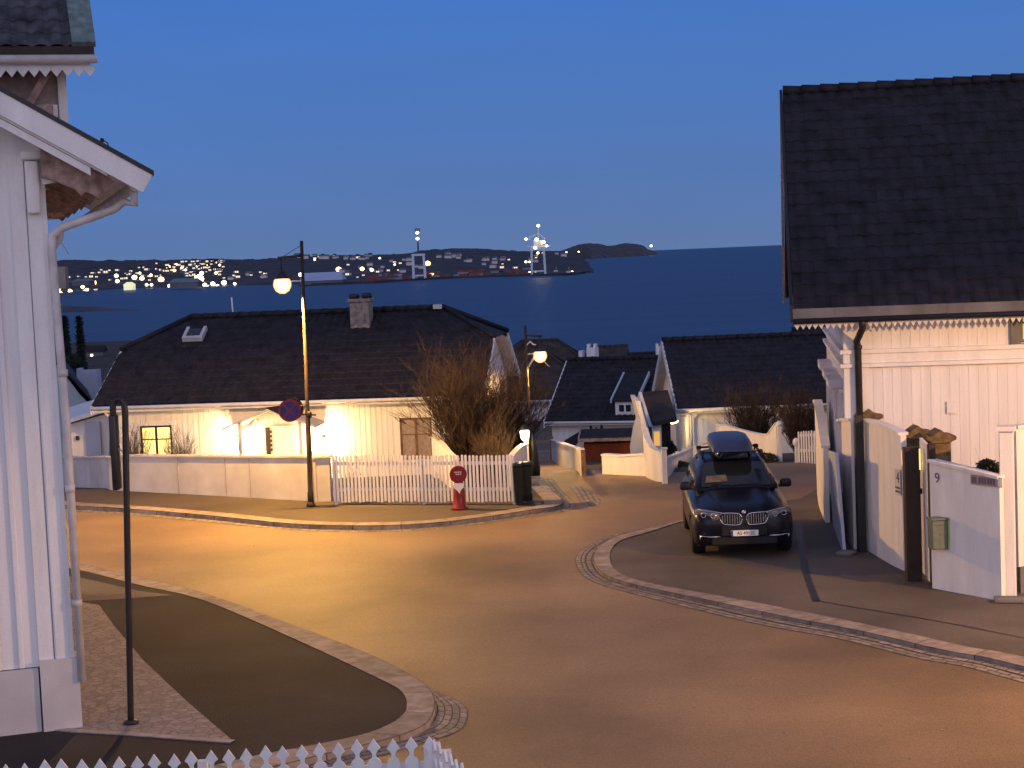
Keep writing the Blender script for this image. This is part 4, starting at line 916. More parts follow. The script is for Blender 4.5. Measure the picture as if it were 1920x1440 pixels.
# little lean-to left of the red shed
OQ = at(1058, 870, 67); OQ.z = g(67); t = thing('lean_to', 'small white lean-to with steep black roof left of the red shed', 'shed', OQ)
pp = [at(1058, 826, 67)-OQ, at(1074, 837, 67)-OQ, at(1097, 816, 68)-OQ, at(1088, 808, 68)-OQ]
mb = MB(); mb.add(pp+[p+Vector((0, .1, -.12)) for p in pp], [(0, 1, 2, 3), (4, 7, 6, 5), (0, 4, 5, 1), (1, 5, 6, 2), (3, 2, 6, 7), (0, 3, 7, 4)]); part(t, 'roof', mb, M['roof'])
mb = MB(); qq = [at(1072, 842, 67)-OQ, at(1098, 820, 67.5)-OQ, at(1098, 866, 67.5)-OQ, at(1072, 862, 67)-OQ]; mb.add(qq+[p+Vector((0, 1.5, 0)) for p in qq], [(0, 1, 2, 3), (4, 7, 6, 5), (0, 4, 5, 1), (1, 5, 6, 2), (3, 2, 6, 7), (0, 3, 7, 4)]); part(t, 'wall', mb, M['white'])
# E: pale house at the lane's bend with dark plinth
OE = at(930, 818, 92); OE.z = g(92); t = thing('white_house', 'pale house with dark stone base closing the far end of the lane', 'house', OE)
wE = at(1068, 800, 92).x-OE.x; h1 = at(1000, 781, 92).z-OE.z; h2 = at(1000, 742, 92).z-OE.z; h3 = at(985, 642, 97).z-OE.z
gable_house(t, wE, 9, h2, h3, zb=h1, ohe=.4, og=.3, roof='roof_brown', batten=.3, hip=(1.6, 2.2))
mb = MB(); mb.box(.02, wE-.1, .03, 8.9, -1.5, h1-.005); part(t, 'plinth', mb, M['grey'])
mb = MB(); a = at(1004, 795, 91.9)-OE; mb.box(.3, wE-.3, -.05, .029, h1-.25, h1-.0); part(t, 'ledge', mb, M['white'])
# far roofs behind
def simple_roof(name, label, px0, px1, py_r, py_e, Y, W, roof, wall='white', lw=None, rot=0, hip=False):
    a = at(px0, py_e, Y); b = at(px1, py_e, Y); O = Vector((a.x, Y, g(Y))); t = thing(name, label, 'house', O, rot)
    ze = a.z-O.z; zr = at((px0+px1)/2, py_r, Y+W/2).z-O.z; gable_house(t, b.x-a.x, W, ze, zr, zb=-3, ohe=.3, og=.25, roof=roof, batten=0, wall=wall, trim=None, hip=(1.2, 1.6) if hip else None, th=.5, tw=.4); return t, Matrix.Translation(-O)
simple_roof('dark_house', 'dark roofed house with rounded brown hip behind the second street lamp', 945, 1086, 640, 690, 118, 9, 'roof_brown', 'grey', hip=True)
t, iH = simple_roof('dark_house', 'low dark building showing as a flat dark block against the water', 1112, 1180, 651, 690, 124, 9, 'roof_brown', 'grey', hip=False)
t, iH = simple_roof('dark_house', 'dark roofed house with a single white chimney beside the broad roof', 1192, 1262, 664, 690, 110, 8, 'roof', 'grey')
chim(t, iH, 1231, 1248, 648, 668, 113, 'white')
t, iH = simple_roof('dark_house', 'dark gabled roof peeping above the broad roof beside the right house', 1515, 1600, 617, 660, 90, 7, 'roof', 'grey')
# left group behind the long house: blue-grey gable, annex
def quadhouse(name, label, pts, Y, depth, wall, roofpts=None, roof=None):
    O = at(*pts[0], Y); t = thing(name, label, 'house', O); mb = MB(); n = len(pts); v = [at(x, y, Y)-O for x, y in pts]
    mb.add(v+[p+Vector((-.27*depth, depth, 0)) for p in v], [tuple(range(n)), tuple(range(n, 2*n))[::-1]]+[(i, (i+1) % n, (i+1) % n+n, i+n) for i in range(n)]); part(t, 'wall', mb, M[wall])
    if roofpts:
        mb = MB(); v = [at(x, y, Y-.3)-O for x, y in roofpts]; k = len(v); e = Vector((-.27*(depth+.6), depth+.6, 0)); up = Vector((0, 0, .14))
        for a, b in zip(v, v[1:]): mb.add([a, b, b+e, a+e, a+up, b+up, b+e+up, a+e+up], [(0, 1, 2, 3), (4, 7, 6, 5), (0, 4, 5, 1), (1, 5, 6, 2), (3, 2, 6, 7), (0, 3, 7, 4)])
        part(t, 'roof', mb, M[roof])
    return t, O
t, O = quadhouse('grey_house', 'blue grey gabled house between the left downpipe and the long house', [(60, 900), (190, 900), (190, 780), (150, 740), (112, 690), (60, 640)], 72, 8, 'slate', [(55, 632), (112, 686), (168, 748), (182, 776)], 'roof')
q = at(145, 724, 76)-O; q2 = at(181, 694, 76)-O; mb = MB(); mb.box(q.x, q2.x, q.y, q.y+.8, q.z-.8, q2.z); mb.box(q.x, q.x+.15, q.y, q.y+.7, q2.z+.003, q2.z+.1); part(t, 'chimney', mb, M['blueish'])
t, O = quadhouse('white_annex', 'low white annex with a pale door at the left end of the long house', [(120, 900), (205, 900), (205, 775), (186, 780), (120, 798)], 56, 4, 'white_wall', [(118, 797), (186, 776), (208, 770)], 'white')
mb = MB(); a, b = at(163, 856, 55.9)-O, at(187, 790, 55.9)-O; mb.box(a.x, b.x, a.y-.03, a.y, a.z-.8, b.z); part(t, 'door', mb, M['blueish'])
mb = MB(); a, b = at(144, 825, 55.9)-O, at(149, 817, 55.9)-O; mb.box(a.x, b.x, a.y-.12, a.y, a.z, b.z); part(t, 'wall_lamp', mb, M['black'])
# ================================================================== STREET THINGS
def wallrun(name, label, cat, pts, tops, th, m, cap=None, base_drop=.3, capw=.04, group=None):
    """a wall standing on pts (ground points) whose top follows tops (z)"""
    O = Vector((pts[0].x, pts[0].y, g(pts[0].y))); t = thing(name, label, cat, O, 0, group)
    L_, R_ = offset(pts, th/2), offset(pts, -th/2); mb = MB(); n = len(pts); vs = []
    for i in range(n):
        z = tops[i]; zb = g(pts[i].y)-base_drop
        for q, zz in ((L_[i], zb), (R_[i], zb), (R_[i], z), (L_[i], z)): vs.append(Vector((q.x, q.y, zz))-O)
    fs = [(0, 1, 2, 3), (4*n-4, 4*n-1, 4*n-2, 4*n-3)]+[(4*i+a, 4*i+b, 4*i+4+b, 4*i+4+a) for i in range(n-1) for a, b in ((0, 1), (1, 2), (2, 3), (3, 0))]
    mb.add(vs, fs); part(t, 'wall', mb, m)
    if cap:
        L_, R_ = offset(pts, th/2+capw), offset(pts, -th/2-capw); mb = MB(); vs = []
        for i in range(n):
            z = tops[i]+.003
            for q, zz in ((L_[i], z), (R_[i], z), (R_[i], z+.05), (L_[i], z+.05)): vs.append(Vector((q.x, q.y, zz))-O)
        mb.add(vs, fs); part(t, 'coping', mb, cap)
    return t, O
def pts_interp(pp, n): return resample([Vector(p) for p in pp], n)
# garden wall of the long house
bp = [(20, 911), (105, 918), (215, 925), (400, 935), (590, 946)]
base = [G(x, y) for x, y in bp]; base = resample(base, 60); base = [Vector((p.x, p.y, 0)) for p in base]
tops = []
for p in base:
    px = proj(Vector((p.x, p.y, .5)))[0]; ty = interp([(0, 860), (105, 859), (225, 859), (235, 856), (470, 857), (620, 857)], px)
    tops.append(at(px, ty, p.y).z+.012*noise.noise(Vector((px*.03, 0, 0))))
t, O = wallrun('garden_wall', 'long whitewashed garden wall in front of the long low house', 'wall', base, tops, .22, M['white_rough'], M['white_rough'])
mb = MB()
for px in (343, 417, 470):
    k = min(range(len(base)), key=lambda i: abs(proj(base[i])[0]-px)); p = base[k]-O; mb.box(p.x-.012, p.x+.012, p.y-.135, p.y-.112, .05, tops[k]-O.z)
part(t, 'joint', mb, M['curtain'])
# end pier of that wall
p = G(606, 947); mb = MB(); mb.bevbox(-.17, .22, -.14, .22, -.1, at(606, 858, p.y).z, .01, 1, sm=False); mb.box(-.21, .26, -.18, .26, at(606, 858, p.y).z+.002, at(606, 858, p.y).z+.05)
mb.box(-.19, -.13, -.16, -.145, 0, 1.1); solo('gate_pier', 'white pier where the garden wall meets the picket fence', 'pier', mb, M['white_rough'], (p.x, p.y+.05, 0))
# picket fence
def picket_mesh(mb, A, B, hA, hB, step, w, top='round', th=.022, zofs=.08, rails=(.3, .82), y_off=0):
    d = B-A; L = d.length; u = d.normalized(); nrm = Vector((u.y, -u.x, 0)); n = int(L/step)
    for i in range(n+1):
        t_ = i/n; p = A+d*t_; h = hA+(hB-hA)*t_; j = random.uniform(-.008, .008)
        if top == 'round': pr = [(-w/2, zofs), (w/2, zofs), (w/2, h-w*.45), (w*.28, h-.01), (0, h), (-w*.28, h-.01), (-w/2, h-w*.45)]
        else: # spade
            pr = [(-w/2, zofs), (w/2, zofs), (w/2, h-.215), (w*.40, h-.19), (w*.16, h-.165), (w*.14, h-.135), (w*.26, h-.105), (w*.47, h-.085), (0, h), (-w*.47, h-.085), (-w*.26, h-.105), (-w*.14, h-.135), (-w*.16, h-.165), (-w*.40, h-.19), (-w/2, h-.215)]
        ln = random.uniform(-.009, .009); j *= 1.6; m4 = Matrix(((u.x, -nrm.x, u.x*ln, p.x), (u.y, -nrm.y, u.y*ln, p.y), (0, 0, 1, p.z+j), (0, 0, 0, 1)))
        mb.prism(pr, th, m4)
def rail_mesh(mb, A, B, zA, zB, hh=.08, th=.035, off=.03):
    d = B-A; u = d.normalized(); n = Vector((-u.y, u.x, 0)); vs = []
    for P_, z in ((A, zA), (B, zB)):
        for a, b in ((off, 0), (off+th, 0), (off+th, hh), (off, hh)): vs.append(P_+n*a+Vector((0, 0, z+b)))
    mb.add(vs, [(0, 1, 2, 3), (4, 7, 6, 5), (0, 1, 5, 4), (1, 2, 6, 5), (2, 3, 7, 6), (3, 0, 4, 7)])
def fence(name, label, A, B, hA, hB, step, w, top='round', rails=(.28, .80), group=None, posts=True, zofs=.08):
    A = Vector(A); B = Vector(B); O = A.copy(); t = thing(name, label, 'fence', O, 0, group)
    mb = MB(); picket_mesh(mb, A-O, B-O, hA, hB, step, w, top, zofs=zofs); part(t, 'pickets', mb, M['white'])
    for r in rails: mb = MB(); rail_mesh(mb, A-O, B-O, hA*r, hB*r); part(t, 'rail', mb, M['white'])
    if posts:
        n = max(1, round((B-A).length/2.2)); u = (B-A).normalized(); nn = Vector((-u.y, u.x, 0))
        for i in range(n+1):
            p = (A-O)+(B-A)*(i/n)+nn*.12; mb = MB(); mb.box(p.x-.04, p.x+.04, p.y-.04, p.y+.04, p.z-.1, p.z+hA*.9); part(t, 'post', mb, M['white'])
    return t
A_, B_ = G(628, 947, .1), G(962, 947, .1)
fence('picket_fence', 'white picket fence between the garden wall and the waste bins', A_, B_, 1.22, 1.20, .093, .056)
# curved low wall inside the fence, and the return wall at the bins
pp = [at(815, 822, 46.2), at(835, 838, 44.6), at(850, 868, 43.2)]
def curvewall(name, label, path, base_pys=None, th=.1, m='white', Y=None, low=.6, group=None):
    pts = spline([Vector(p) for p in path], .08); O = Vector((pts[0].x, pts[0].y, g(pts[0].y))); t = thing(name, label, 'fence', O, 0, group)
    gp = [Vector((p.x, p.y, 0)) for p in pts]; L_, R_ = offset(gp, th/2), offset(gp, -th/2); vs = []
    for i, p in enumerate(pts):
        for q, zz in ((L_[i], g(p.y)-low), (R_[i], g(p.y)-low), (R_[i], p.z), (L_[i], p.z)): vs.append(Vector((q.x, q.y, zz))-O)
    n = len(pts); mb = MB(); mb.add(vs, [(0, 1, 2, 3), (4*n-4, 4*n-1, 4*n-2, 4*n-3)]+[(4*i+a, 4*i+b, 4*i+4+b, 4*i+4+a) for i in range(n-1) for a, b in ((0, 1), (1, 2), (2, 3), (3, 0))]); part(t, 'boards', mb, M[m])
    L_, R_ = offset(gp, th/2+.03), offset(gp, -th/2-.03); vs = []
    for i, p in enumerate(pts):
        for q, zz in ((L_[i], p.z+.002), (R_[i], p.z+.002), (R_[i], p.z+.035), (L_[i], p.z+.035)): vs.append(Vector((q.x, q.y, zz))-O)
    mb = MB(); mb.add(vs, [(0, 1, 2, 3), (4*n-4, 4*n-1, 4*n-2, 4*n-3)]+[(4*i+a, 4*i+b, 4*i+4+b, 4*i+4+a) for i in range(n-1) for a, b in ((0, 1), (1, 2), (2, 3), (3, 0))]); part(t, 'capping', mb, M['white'])
    return t
curvewall('board_fence', 'white board fence with swept top behind the picket fence', [at(812, 820, 47.5), at(828, 832, 46), at(842, 849, 44.6), at(856, 862, 43.4)])
curvewall('board_fence', 'short white board fence sweeping up to the lamp lit gate post beside the bins', [at(957, 858, 43.0), at(966, 847, 43.6), at(976, 838, 44.3), at(984, 834, 45.0)])
p = at(989, 880, 45.2); zt = at(989, 806, 45.2).z; p.z = g(45.2)
t = thing('gate_post', 'white gate post carrying a glowing lantern beside the bins', 'post', p); mb = MB(); mb.bevbox(-.06, .06, -.06, .06, -.1, zt-p.z-.2, .01, 1, sm=False); mb.box(-.08, .08, -.08, .08, zt-p.z-.2+.002, zt-p.z-.17); part(t, 'shaft', mb, M['white'])
LP_ = at(984, 815, 45.0)
t = thing('lantern', 'glowing garden lantern mounted on the white gate post', 'lantern', LP_)
mb = MB(); mb.lathe([(.04, -.17), (.10, -.10), (.13, .08), (.09, .13)], 12); part(t, 'glass', mb, M['bulb2'])
mb = MB(); mb.lathe([(.16, .132), (.10, .20), (.02, .26)], 12); mb.tube([(0, 0, -.17), (.06, .08, -.28)], .02, 6); part(t, 'cap', mb, M['black'])
ld = bpy.data.lights.new('lantern_light', 'POINT'); ld.energy = 70; ld.color = (1, .70, .32); ld.shadow_soft_size = .1; lo = bpy.data.objects.new('lantern_light', ld); COL.objects.link(lo); lo.location = LP_+Vector((-.05, -.25, -.12))
# bins
def bin_(x, y, z, label, rz=0):
    t = thing('waste_bin', label, 'waste bin', (x, y, z), rz, None)
    mb = MB(); v = []
    for zz, w, d in ((.06, .20, .20), (.90, .26, .25)):
        v += [(-w, -d, zz), (w, -d, zz), (w, d, zz), (-w, d, zz)]
    mb.add(v, [(0, 3, 2, 1), (4, 5, 6, 7), (0, 1, 5, 4), (1, 2, 6, 5), (2, 3, 7, 6), (3, 0, 4, 7)]); mb.box(-.02, .02, -.255, -.22, .1, .86); part(t, 'body', mb, M['bin'])
    mb = MB(); mb.bevbox(-.28, .28, -.28, .27, .905, .97, .03, 2); mb.tube([(-.22, .30, .93), (.22, .30, .93)], .02, 6); part(t, 'lid', mb, M['bin'])
    for s in (-1, 1): mb = MB(); mb.tube([(s*.21, .2, .09), (s*.26, .2, .09)], .09, 12); part(t, 'wheel', mb, M['tyre'])
    return t
p = G(975, 948, .1); t = bin_(p.x-.02, p.y+.2, .1, 'dark green waste bin nearest the picket fence'); t.scale = (.44, 1, 1.02)
p = G(988, 946, .1); t = bin_(p.x+.02, p.y+.35, .1, 'dark green waste bin right against the street lamp side of its twin'); t.scale = (.48, 1, 1.0)
mb = MB(); p = G(962, 946, .1); mb.blob((0, 0, 0), .075, 2, .3, 5, (1.4, 1, .6)); solo('paper_bag', 'crumpled pale paper bag lying on top of the bins', 'bag', mb, M['white'], at(969, 877, p.y+.1))
p = G(1003, 917, .0); mb = MB(); mb.bevbox(-.11, .10, -.1, .1, 0, .20, .015, 1); solo('concrete_block', 'small pale concrete block on the ground behind the bins', 'block', mb, M['brick'], (p.x, p.y, g(p.y)))
p = G(1001, 905, .0); mb = MB(); mb.cur = 0
prof = [(.16, .0), (.17, .3), (.15, .55), (.09, .8), (.055, 1.05), (.05, 1.2)]; mb.lathe([(r, z) for r, z in prof], 10, (0, 0, .05)); solo('tarpaulin_bundle', 'black tarpaulin bundle tapering upwards beside the gate post', 'bundle', mb, M['carblack'], (p.x+.02, p.y+.6, g(p.y)))
# red street figure: disc head, white bib, red body
p = G(862, 955, .1)
t = thing('warning_figure', 'red plastic street figure with a round disc head and a white bib', 'warning figure', p)
mb = MB(); mb.lathe([(.20, 0), (.20, .05), (.15, .09), (.145, .3), (.13, .52), (.11, .64)], 20); part(t, 'body', mb, M['redplastic'])
mb = MB(); mb.prism([(.205*math.cos(k*math.pi/16), .83+.205*math.sin(k*math.pi/16)) for k in range(32)], .09, Matrix.Translation((0, -.06, 0))); hd_ = part(t, 'disc', mb, M['signred'])
mb = MB(); mb.tube([(0.19*math.cos(k*math.pi/14), -.062, .83+.19*math.sin(k*math.pi/14)) for k in range(29)], .012, 6); part(hd_, 'rim', mb, M['redplastic'])
mb = MB()
for z, xs in ((.875, (-.09, -.045, 0., .045)), (.825, (-.055, -.01, .04))):
    for x in xs: mb.box(x, x+.034, -.068, -.0605, z, z+.028)
part(hd_, 'lettering', mb, M['paleink'])
mb = MB(); mb.prism([(-.135, .60), (-.09, .635), (.09, .635), (.125, .60), (.115, .53), (.05, .47), (.02, .39), (-.03, .46), (-.11, .53)], .03, Matrix.Translation((0, -.155, 0))); part(t, 'bib', mb, M['plate'])
# ---- street lamps
def street_lamp(label, base, h, arm, drop_arm, lamp_drop, side, thick_to, lean, lampr, power, col, stay=True, name='street_lamp', rp=.05):
    t = thing(name, label, 'street lamp', base)
    L_ = lambda z: Vector((lean*z/h, 0, z))
    mb = MB(); mb.tube([L_(0), L_(.35), L_(.36), L_(thick_to), L_(thick_to+.04), L_(h)], [rp*1.5, rp*1.5, rp*1.25, rp*1.2, rp*.95, rp*.8], 12); mb.lathe([(rp*2.2, 0), (rp*2.2, .06), (rp*1.5, .12)], 12); part(t, 'pole', mb, M['darkbrown'])
    a = L_(h-drop_arm); e = a+Vector((side*arm, -.1, -.03*1))
    mb = MB(); mb.tube([a, e], .032, 6)
    if stay: mb.tube([L_(h-.1), a+(e-a)*.85], .010, 4)
    part(t, 'bracket', mb, M['black'])
    hb = e+Vector((-side*.08, 0, 0)); lp_ = Vector((hb.x, hb.y, h-lamp_drop))
    mb = MB(); mb.tube([hb, lp_+Vector((0, 0, .22))], .02, 6); part(t, 'hanger', mb, M['black'])
    mb = MB(); mb.lathe([(.03, lampr+.12), (.08, lampr+.04), (lampr*.78, lampr*.62), (lampr*.80, lampr*.58)], 16, lp_); sh = part(t, 'shade', mb, M['black'])
    mb = MB(); mb.lathe([(lampr*.3, -lampr*1.05), (lampr*.75, -lampr*.75), (lampr*.97, -lampr*.3), (lampr, 0), (lampr*.9, lampr*.42), (lampr*.74, lampr*.6)], 16, lp_); part(t, 'globe', mb, M['bulb'])
    q = L_(h-lamp_drop+.05); mb = MB(); mb.tube([q, q+(lp_-q)*.5+Vector((0, 0, .04)), lp_+Vector((-side*lampr*.9, 0, .03))], .018, 6); part(t, 'stay_arm', mb, M['white'])
    ld = bpy.data.lights.new('lamp_light', 'SPOT'); ld.energy = power; ld.color = col; ld.spot_size = R(172); ld.spot_blend = .12; ld.shadow_soft_size = .10
    lo = bpy.data.objects.new('lamp_light', ld); COL.objects.link(lo); lo.location = Vector(base)+lp_+Vector((0, 0, -lampr*1.05-.12)); return t
b = G(583, 950, .1); topz = at(553, 452, b.y).z
street_lamp('tall street lamp in front of the garden wall, carrying a blue round sign', b, topz-.1, .58, .36, 1.02, -1, 2.35, .10, .22, 5400, (1, .50, .09))
b = Vector((at(992, 760, 55).x, 55, g(55))); hh = at(990, 610, 55).z-b.z
street_lamp('second street lamp with its lantern on the right side, down the lane', b, hh, .52, .33, .98, 1, 1.6, -.02, .22, 850, (1, .55, .18), stay=False)
# white swan neck fitting on the second lamp
t = kids(bpy.data.objects['street_lamp.001'])
mb = MB(); zz = hh-.62; mb.tube([(-.02, 0, zz-.35), (0.0, 0, zz-.02), (.12, -.03, zz+.1), (.22, -.05, zz), (.3, -.08, zz-.02)], .03, 6); mb.tube([(.05, -.03, zz-.7), (.36, -.08, zz-.22)], .035, 6); mb.tube([(.5, -.08, zz-.52), (.72, -.1, zz-.75)], .012, 5)
part(bpy.data.objects['street_lamp.001'], 'swan_neck', mb, M['zinc'])
# lamp outside the frame on the right whose light falls on the facade and the street
b = Vector((15.0, 19.0, .06))
t = street_lamp('street lamp up the road to the right', b, 7.8, .6, .36, .8, -1, 2.4, 0, .19, 9300, (1, .51, .18))
b = Vector((-13.5, 33, .09))  # added lamp out of view on the left, a weaker second source
t = street_lamp('added unseen street lamp up the road to the left', b, 6.8, .6, .36, .8, 1, 2.4, 0, .19, 1500, (1, .58, .24))
# ---- no stopping sign on the lamp post
b = bpy.data.objects['street_lamp'].location; Yp = b.y-.12
c = at(543, 770, Yp-.1); t = thing('road_sign', 'round blue sign with red border fixed to the tall street lamp', 'road sign', c)
def disc(r, y0, d, cx_=0, cz=0, n=32): mb = MB(); mb.prism([(cx_+r*math.cos(k*2*math.pi/n), cz+r*math.sin(k*2*math.pi/n)) for k in range(n)], d, Matrix.Translation((0, y0, 0))); return mb
part(t, 'border', disc(.275, 0, .02), M['signred']); part(t, 'face', disc(.225, -.004, .003), M['blue'])
mb = MB(); 
for a in (45, -45):
    mb.prism([(-.222, -.014), (.222, -.014), (.222, .014), (-.222, .014)], .0025, Matrix.Translation((0, -.0075 if a > 0 else -.0085, 0)) @ Matrix.Rotation(R(a), 4, 'Y'))
part(t, 'cross', mb, M['signred'])
mb = MB(); mb.tube([(.2, .03, -.1), (.46, .08, -.12), (.62, .1, -.14)], .022, 6); mb.tube([(.2, .03, .1), (.44, .08, .1)], .015, 6); mb.bevbox(.40, .52, .02, .16, -.2, -.05, .02, 1); part(t, 'clamp', mb, M['black'])
mb = disc(.27, .10, .02, .06, .03); part(t, 'rear_disc', mb, M['black'])
mb = MB(); mb.prism([(-.62, .09), (-.22, .13), (-.22, -.12), (-.40, -.02)], .02, Matrix.Translation((0, .10, 0))); part(t, 'pointer', mb, M['black'])
# hooped sign post in the left foreground
b = G(246, 1356, .1); zt = at(222, 745, b.y).z-b.z; zl = at(216, 918, b.y).z-b.z
t = thing('hoop_post', 'black metal post bent over at the top with a sign seen edge on', 'sign post', b)
xr = at(236, 800, b.y).x-b.x; xl = xr-.155; mb = MB(); pts = [Vector((0, 0, 0)), Vector((0, 0, .12)), Vector((xr*.5, 0, zt*.5)), Vector((xr, 0, zt-.25))]+[Vector(((xr+xl)/2+(xr-xl)/2*math.cos(a*math.pi/8), 0, zt-.16+.14*math.sin(a*math.pi/8))) for a in range(9)]+[Vector((xl, 0, zt-.3)), Vector((xl, 0, zl+.1))]
mb.tube(pts, .042, 12); mb.lathe([(.10, 0), (.10, .03), (.055, .05)], 12); part(t, 'post', mb, M['black'])
mb = MB(); mb.bevbox(xl-.045, xl+.04, -.10, .12, zl, zt-.22, .02, 2); part(t, 'sign_plate', mb, M['black'])
mb = MB(); mb.tube([(xl, 0, zl+.55), (xr-.03, 0, zl+.48)], .012, 6); part(t, 'tie_bar', mb, M['zinc'])
# ---- foreground picket fence on its low wall
z0 = .75; tA, tB = at(-60, 1437, 14.2), at(803, 1379, 14.5); tC = Vector((.30, 11.2, tB.z))
A = Vector((tA.x, tA.y, z0)); B = Vector((tB.x, tB.y, z0)); Cc = Vector((tC.x, tC.y, z0))
fence('picket_fence', 'foreground white fence with spade shaped picket heads along the bottom edge', A, B, tA.z-z0, tB.z-z0, .1535, .118, 'spade', (.25, .72), zofs=.05)
B2 = B+(Cc-B).normalized()*.12
fence('picket_fence', 'foreground white fence run turning back towards the viewer at the corner', B2, Cc, tB.z-z0, tC.z-z0, .1535, .11, 'spade', (.25, .72), zofs=.05)
mb = MB(); mb.box(-.06, .06, -.06, .06, 0, tB.z-z0-.1); solo('corner_post', 'white corner post of the foreground fence', 'post', mb, M['white'], B+Vector((.03, .09, 0)))
wallrun('low_wall', 'low grey wall carrying the foreground fence', 'wall', [Vector((A.x, A.y+.03, 0)), Vector((B.x+.05, B.y+.03, 0)), Vector((Cc.x+.03, Cc.y, 0))], [z0-.03]*3, .2, M['grey'])
# ---- right hand street fence, gate, posts
def gp(px, py): p = G(px, py, .06); return Vector((p.x, p.y, 0))
def seg(name, label, pairs, th=.10, m='white', capw=.045, baseoff=.06):   # pairs: (base px,py, top py)
    pts = [gp(x, y) for x, y, _ in pairs]; tops = [at(x, ty, p.y).z for (x, y, ty), p in zip(pairs, pts)]
    if len(pts) > 2:
        s3 = spline([Vector((p.x, p.y, z)) for p, z in zip(pts, tops)], .15); pts = [Vector((p.x, p.y, 0)) for p in s3]; tops = [p.z for p in s3]
    return wallrun(name, label, 'fence', pts, tops, th, M[m], M['white'], .0, capw)
seg('board_fence', 'tall white board fence curving away from the black downpipe on the right', [(1628, 1030, 790), (1650, 1043, 794), (1675, 1058, 803), (1700, 1070, 816)])
seg('board_fence', 'white fence panel with mailbox and number on the right', [(1752, 1102, 866), (1815, 1114, 881), (1882, 1126, 898)])
seg('board_fence', 'low shaded stretch of white fence left of the black downpipe', [(1582, 985, 790), (1592, 1012, 789), (1606, 1030, 789)])
seg('board_fence', 'warmly lit white garden fence running along the side of the right house', [(1536, 925, 757), (1540, 950, 759), (1552, 980, 840)])
def post_px(name, label, px, py, pyt, w, m, d=None):
    p = gp(px, py); mb = MB(); h = at(px, pyt, p.y).z-.06; mb.bevbox(-w/2, w/2, -(d or w)/2, (d or w)/2, 0, h, .012, 1, sm=False); return solo(name, label, 'post', mb, M[m], (p.x, p.y, .06)), p, h
o1, p1, h1 = post_px('gate_post', 'thick dark gate post at the left of the garden gate', 1713, 1088, 838, .25, 'darkbrown', .2)
o2, p2, h2 = post_px('gate_post', 'slim dark gate post between gate and fence panel', 1752, 1101, 832, .125, 'darkbrown', .12)
post_px('gate_post', 'black post standing in front of the downpipe and the shaded fence', 1616, 1034, 778, .16, 'black', .16)
# gate leaf
a, b_ = gp(1730, 1080), gp(1744, 1098); u = (b_-a); O = Vector((a.x, a.y, .06)); t = thing('garden_gate', 'narrow white garden gate standing between two dark posts', 'gate', O)
mb = MB(); h = at(1737, 820, a.y).z-.06; n_ = Vector((-u.y, u.x, 0)).normalized()*.05; w_ = u*1.0
def ribz(mb, z0, z1): mb.add([Vector((0, 0, z0)), w_+Vector((0, 0, z0)), w_+n_+Vector((0, 0, z0)), n_+Vector((0, 0, z0)), Vector((0, 0, z1)), w_+Vector((0, 0, z1-.04)), w_+n_+Vector((0, 0, z1-.04)), n_+Vector((0, 0, z1))], [(0, 3, 2, 1), (4, 5, 6, 7), (0, 1, 5, 4), (1, 2, 6, 5), (2, 3, 7, 6), (3, 0, 4, 7)])
ribz(mb, .06, h); part(t, 'leaf', mb, M['white'])
mb = MB(); q = w_*.4; mb.box(q.x-.09, q.x-.03, q.y-.05, q.y-.0, h*.62, h*.655); part(t, 'latch', mb, M['black'])
mb = MB(); q = w_*.35; mb.box(q.x-.075, q.x-.045, q.y-.06, q.y+.0, h-.52, h-.16); part(t, 'emissive_slot', mb, M['litpane2'])  # strip on the gate leaf with its own emission
# ochre stone piers with curled caps behind the gate
def pier(px, pyb, pyt, pycap, Y, w, label, cw):
    q = at(px, pyt, Y); O = Vector((q.x, Y, .0)); t = thing('stone_pier', label, 'pier', O); zt = q.z; zc = at(px, pycap, Y).z
    mb = MB(); mb.bevbox(-w/2, w/2, -w/2, w/2, 0, zt, .015, 1, sm=False); part(t, 'shaft', mb, M['gold'])
    hh = zc-zt; pr = [(-cw*.5, .06+hh*.42), (-cw*.46, hh*.25), (-cw*.3, hh*.05), (-w*.5, 0), (w*.5, 0), (cw*.38, hh*.1), (cw*.5, hh*.2), (cw*.52, hh*.42), (cw*.46, hh*.55), (cw*.3, hh*.6), (.08, hh*.72), (0, hh), (-.08, hh*.78), (-cw*.28, hh*.55), (-cw*.42, hh*.5)]
    bm_ = MB(); bm_.prism(pr, w*1.3, Matrix.Translation((0, -w*.65, zt+.003))); part(t, 'cap', bm_, M['gold']); return t
pier(1626, 0, 788, 765, 33.45, .3, 'ochre stone pier with curled cap behind the black downpipe', .54)
pier(1718, 0, 821, 797, 30.75, .30, 'left ochre stone pier with curled cap above the garden gate', .56)
pier(1759, 0, 828, 804, 30.0, .36, 'right ochre stone pier with curled cap above the garden gate', .52)
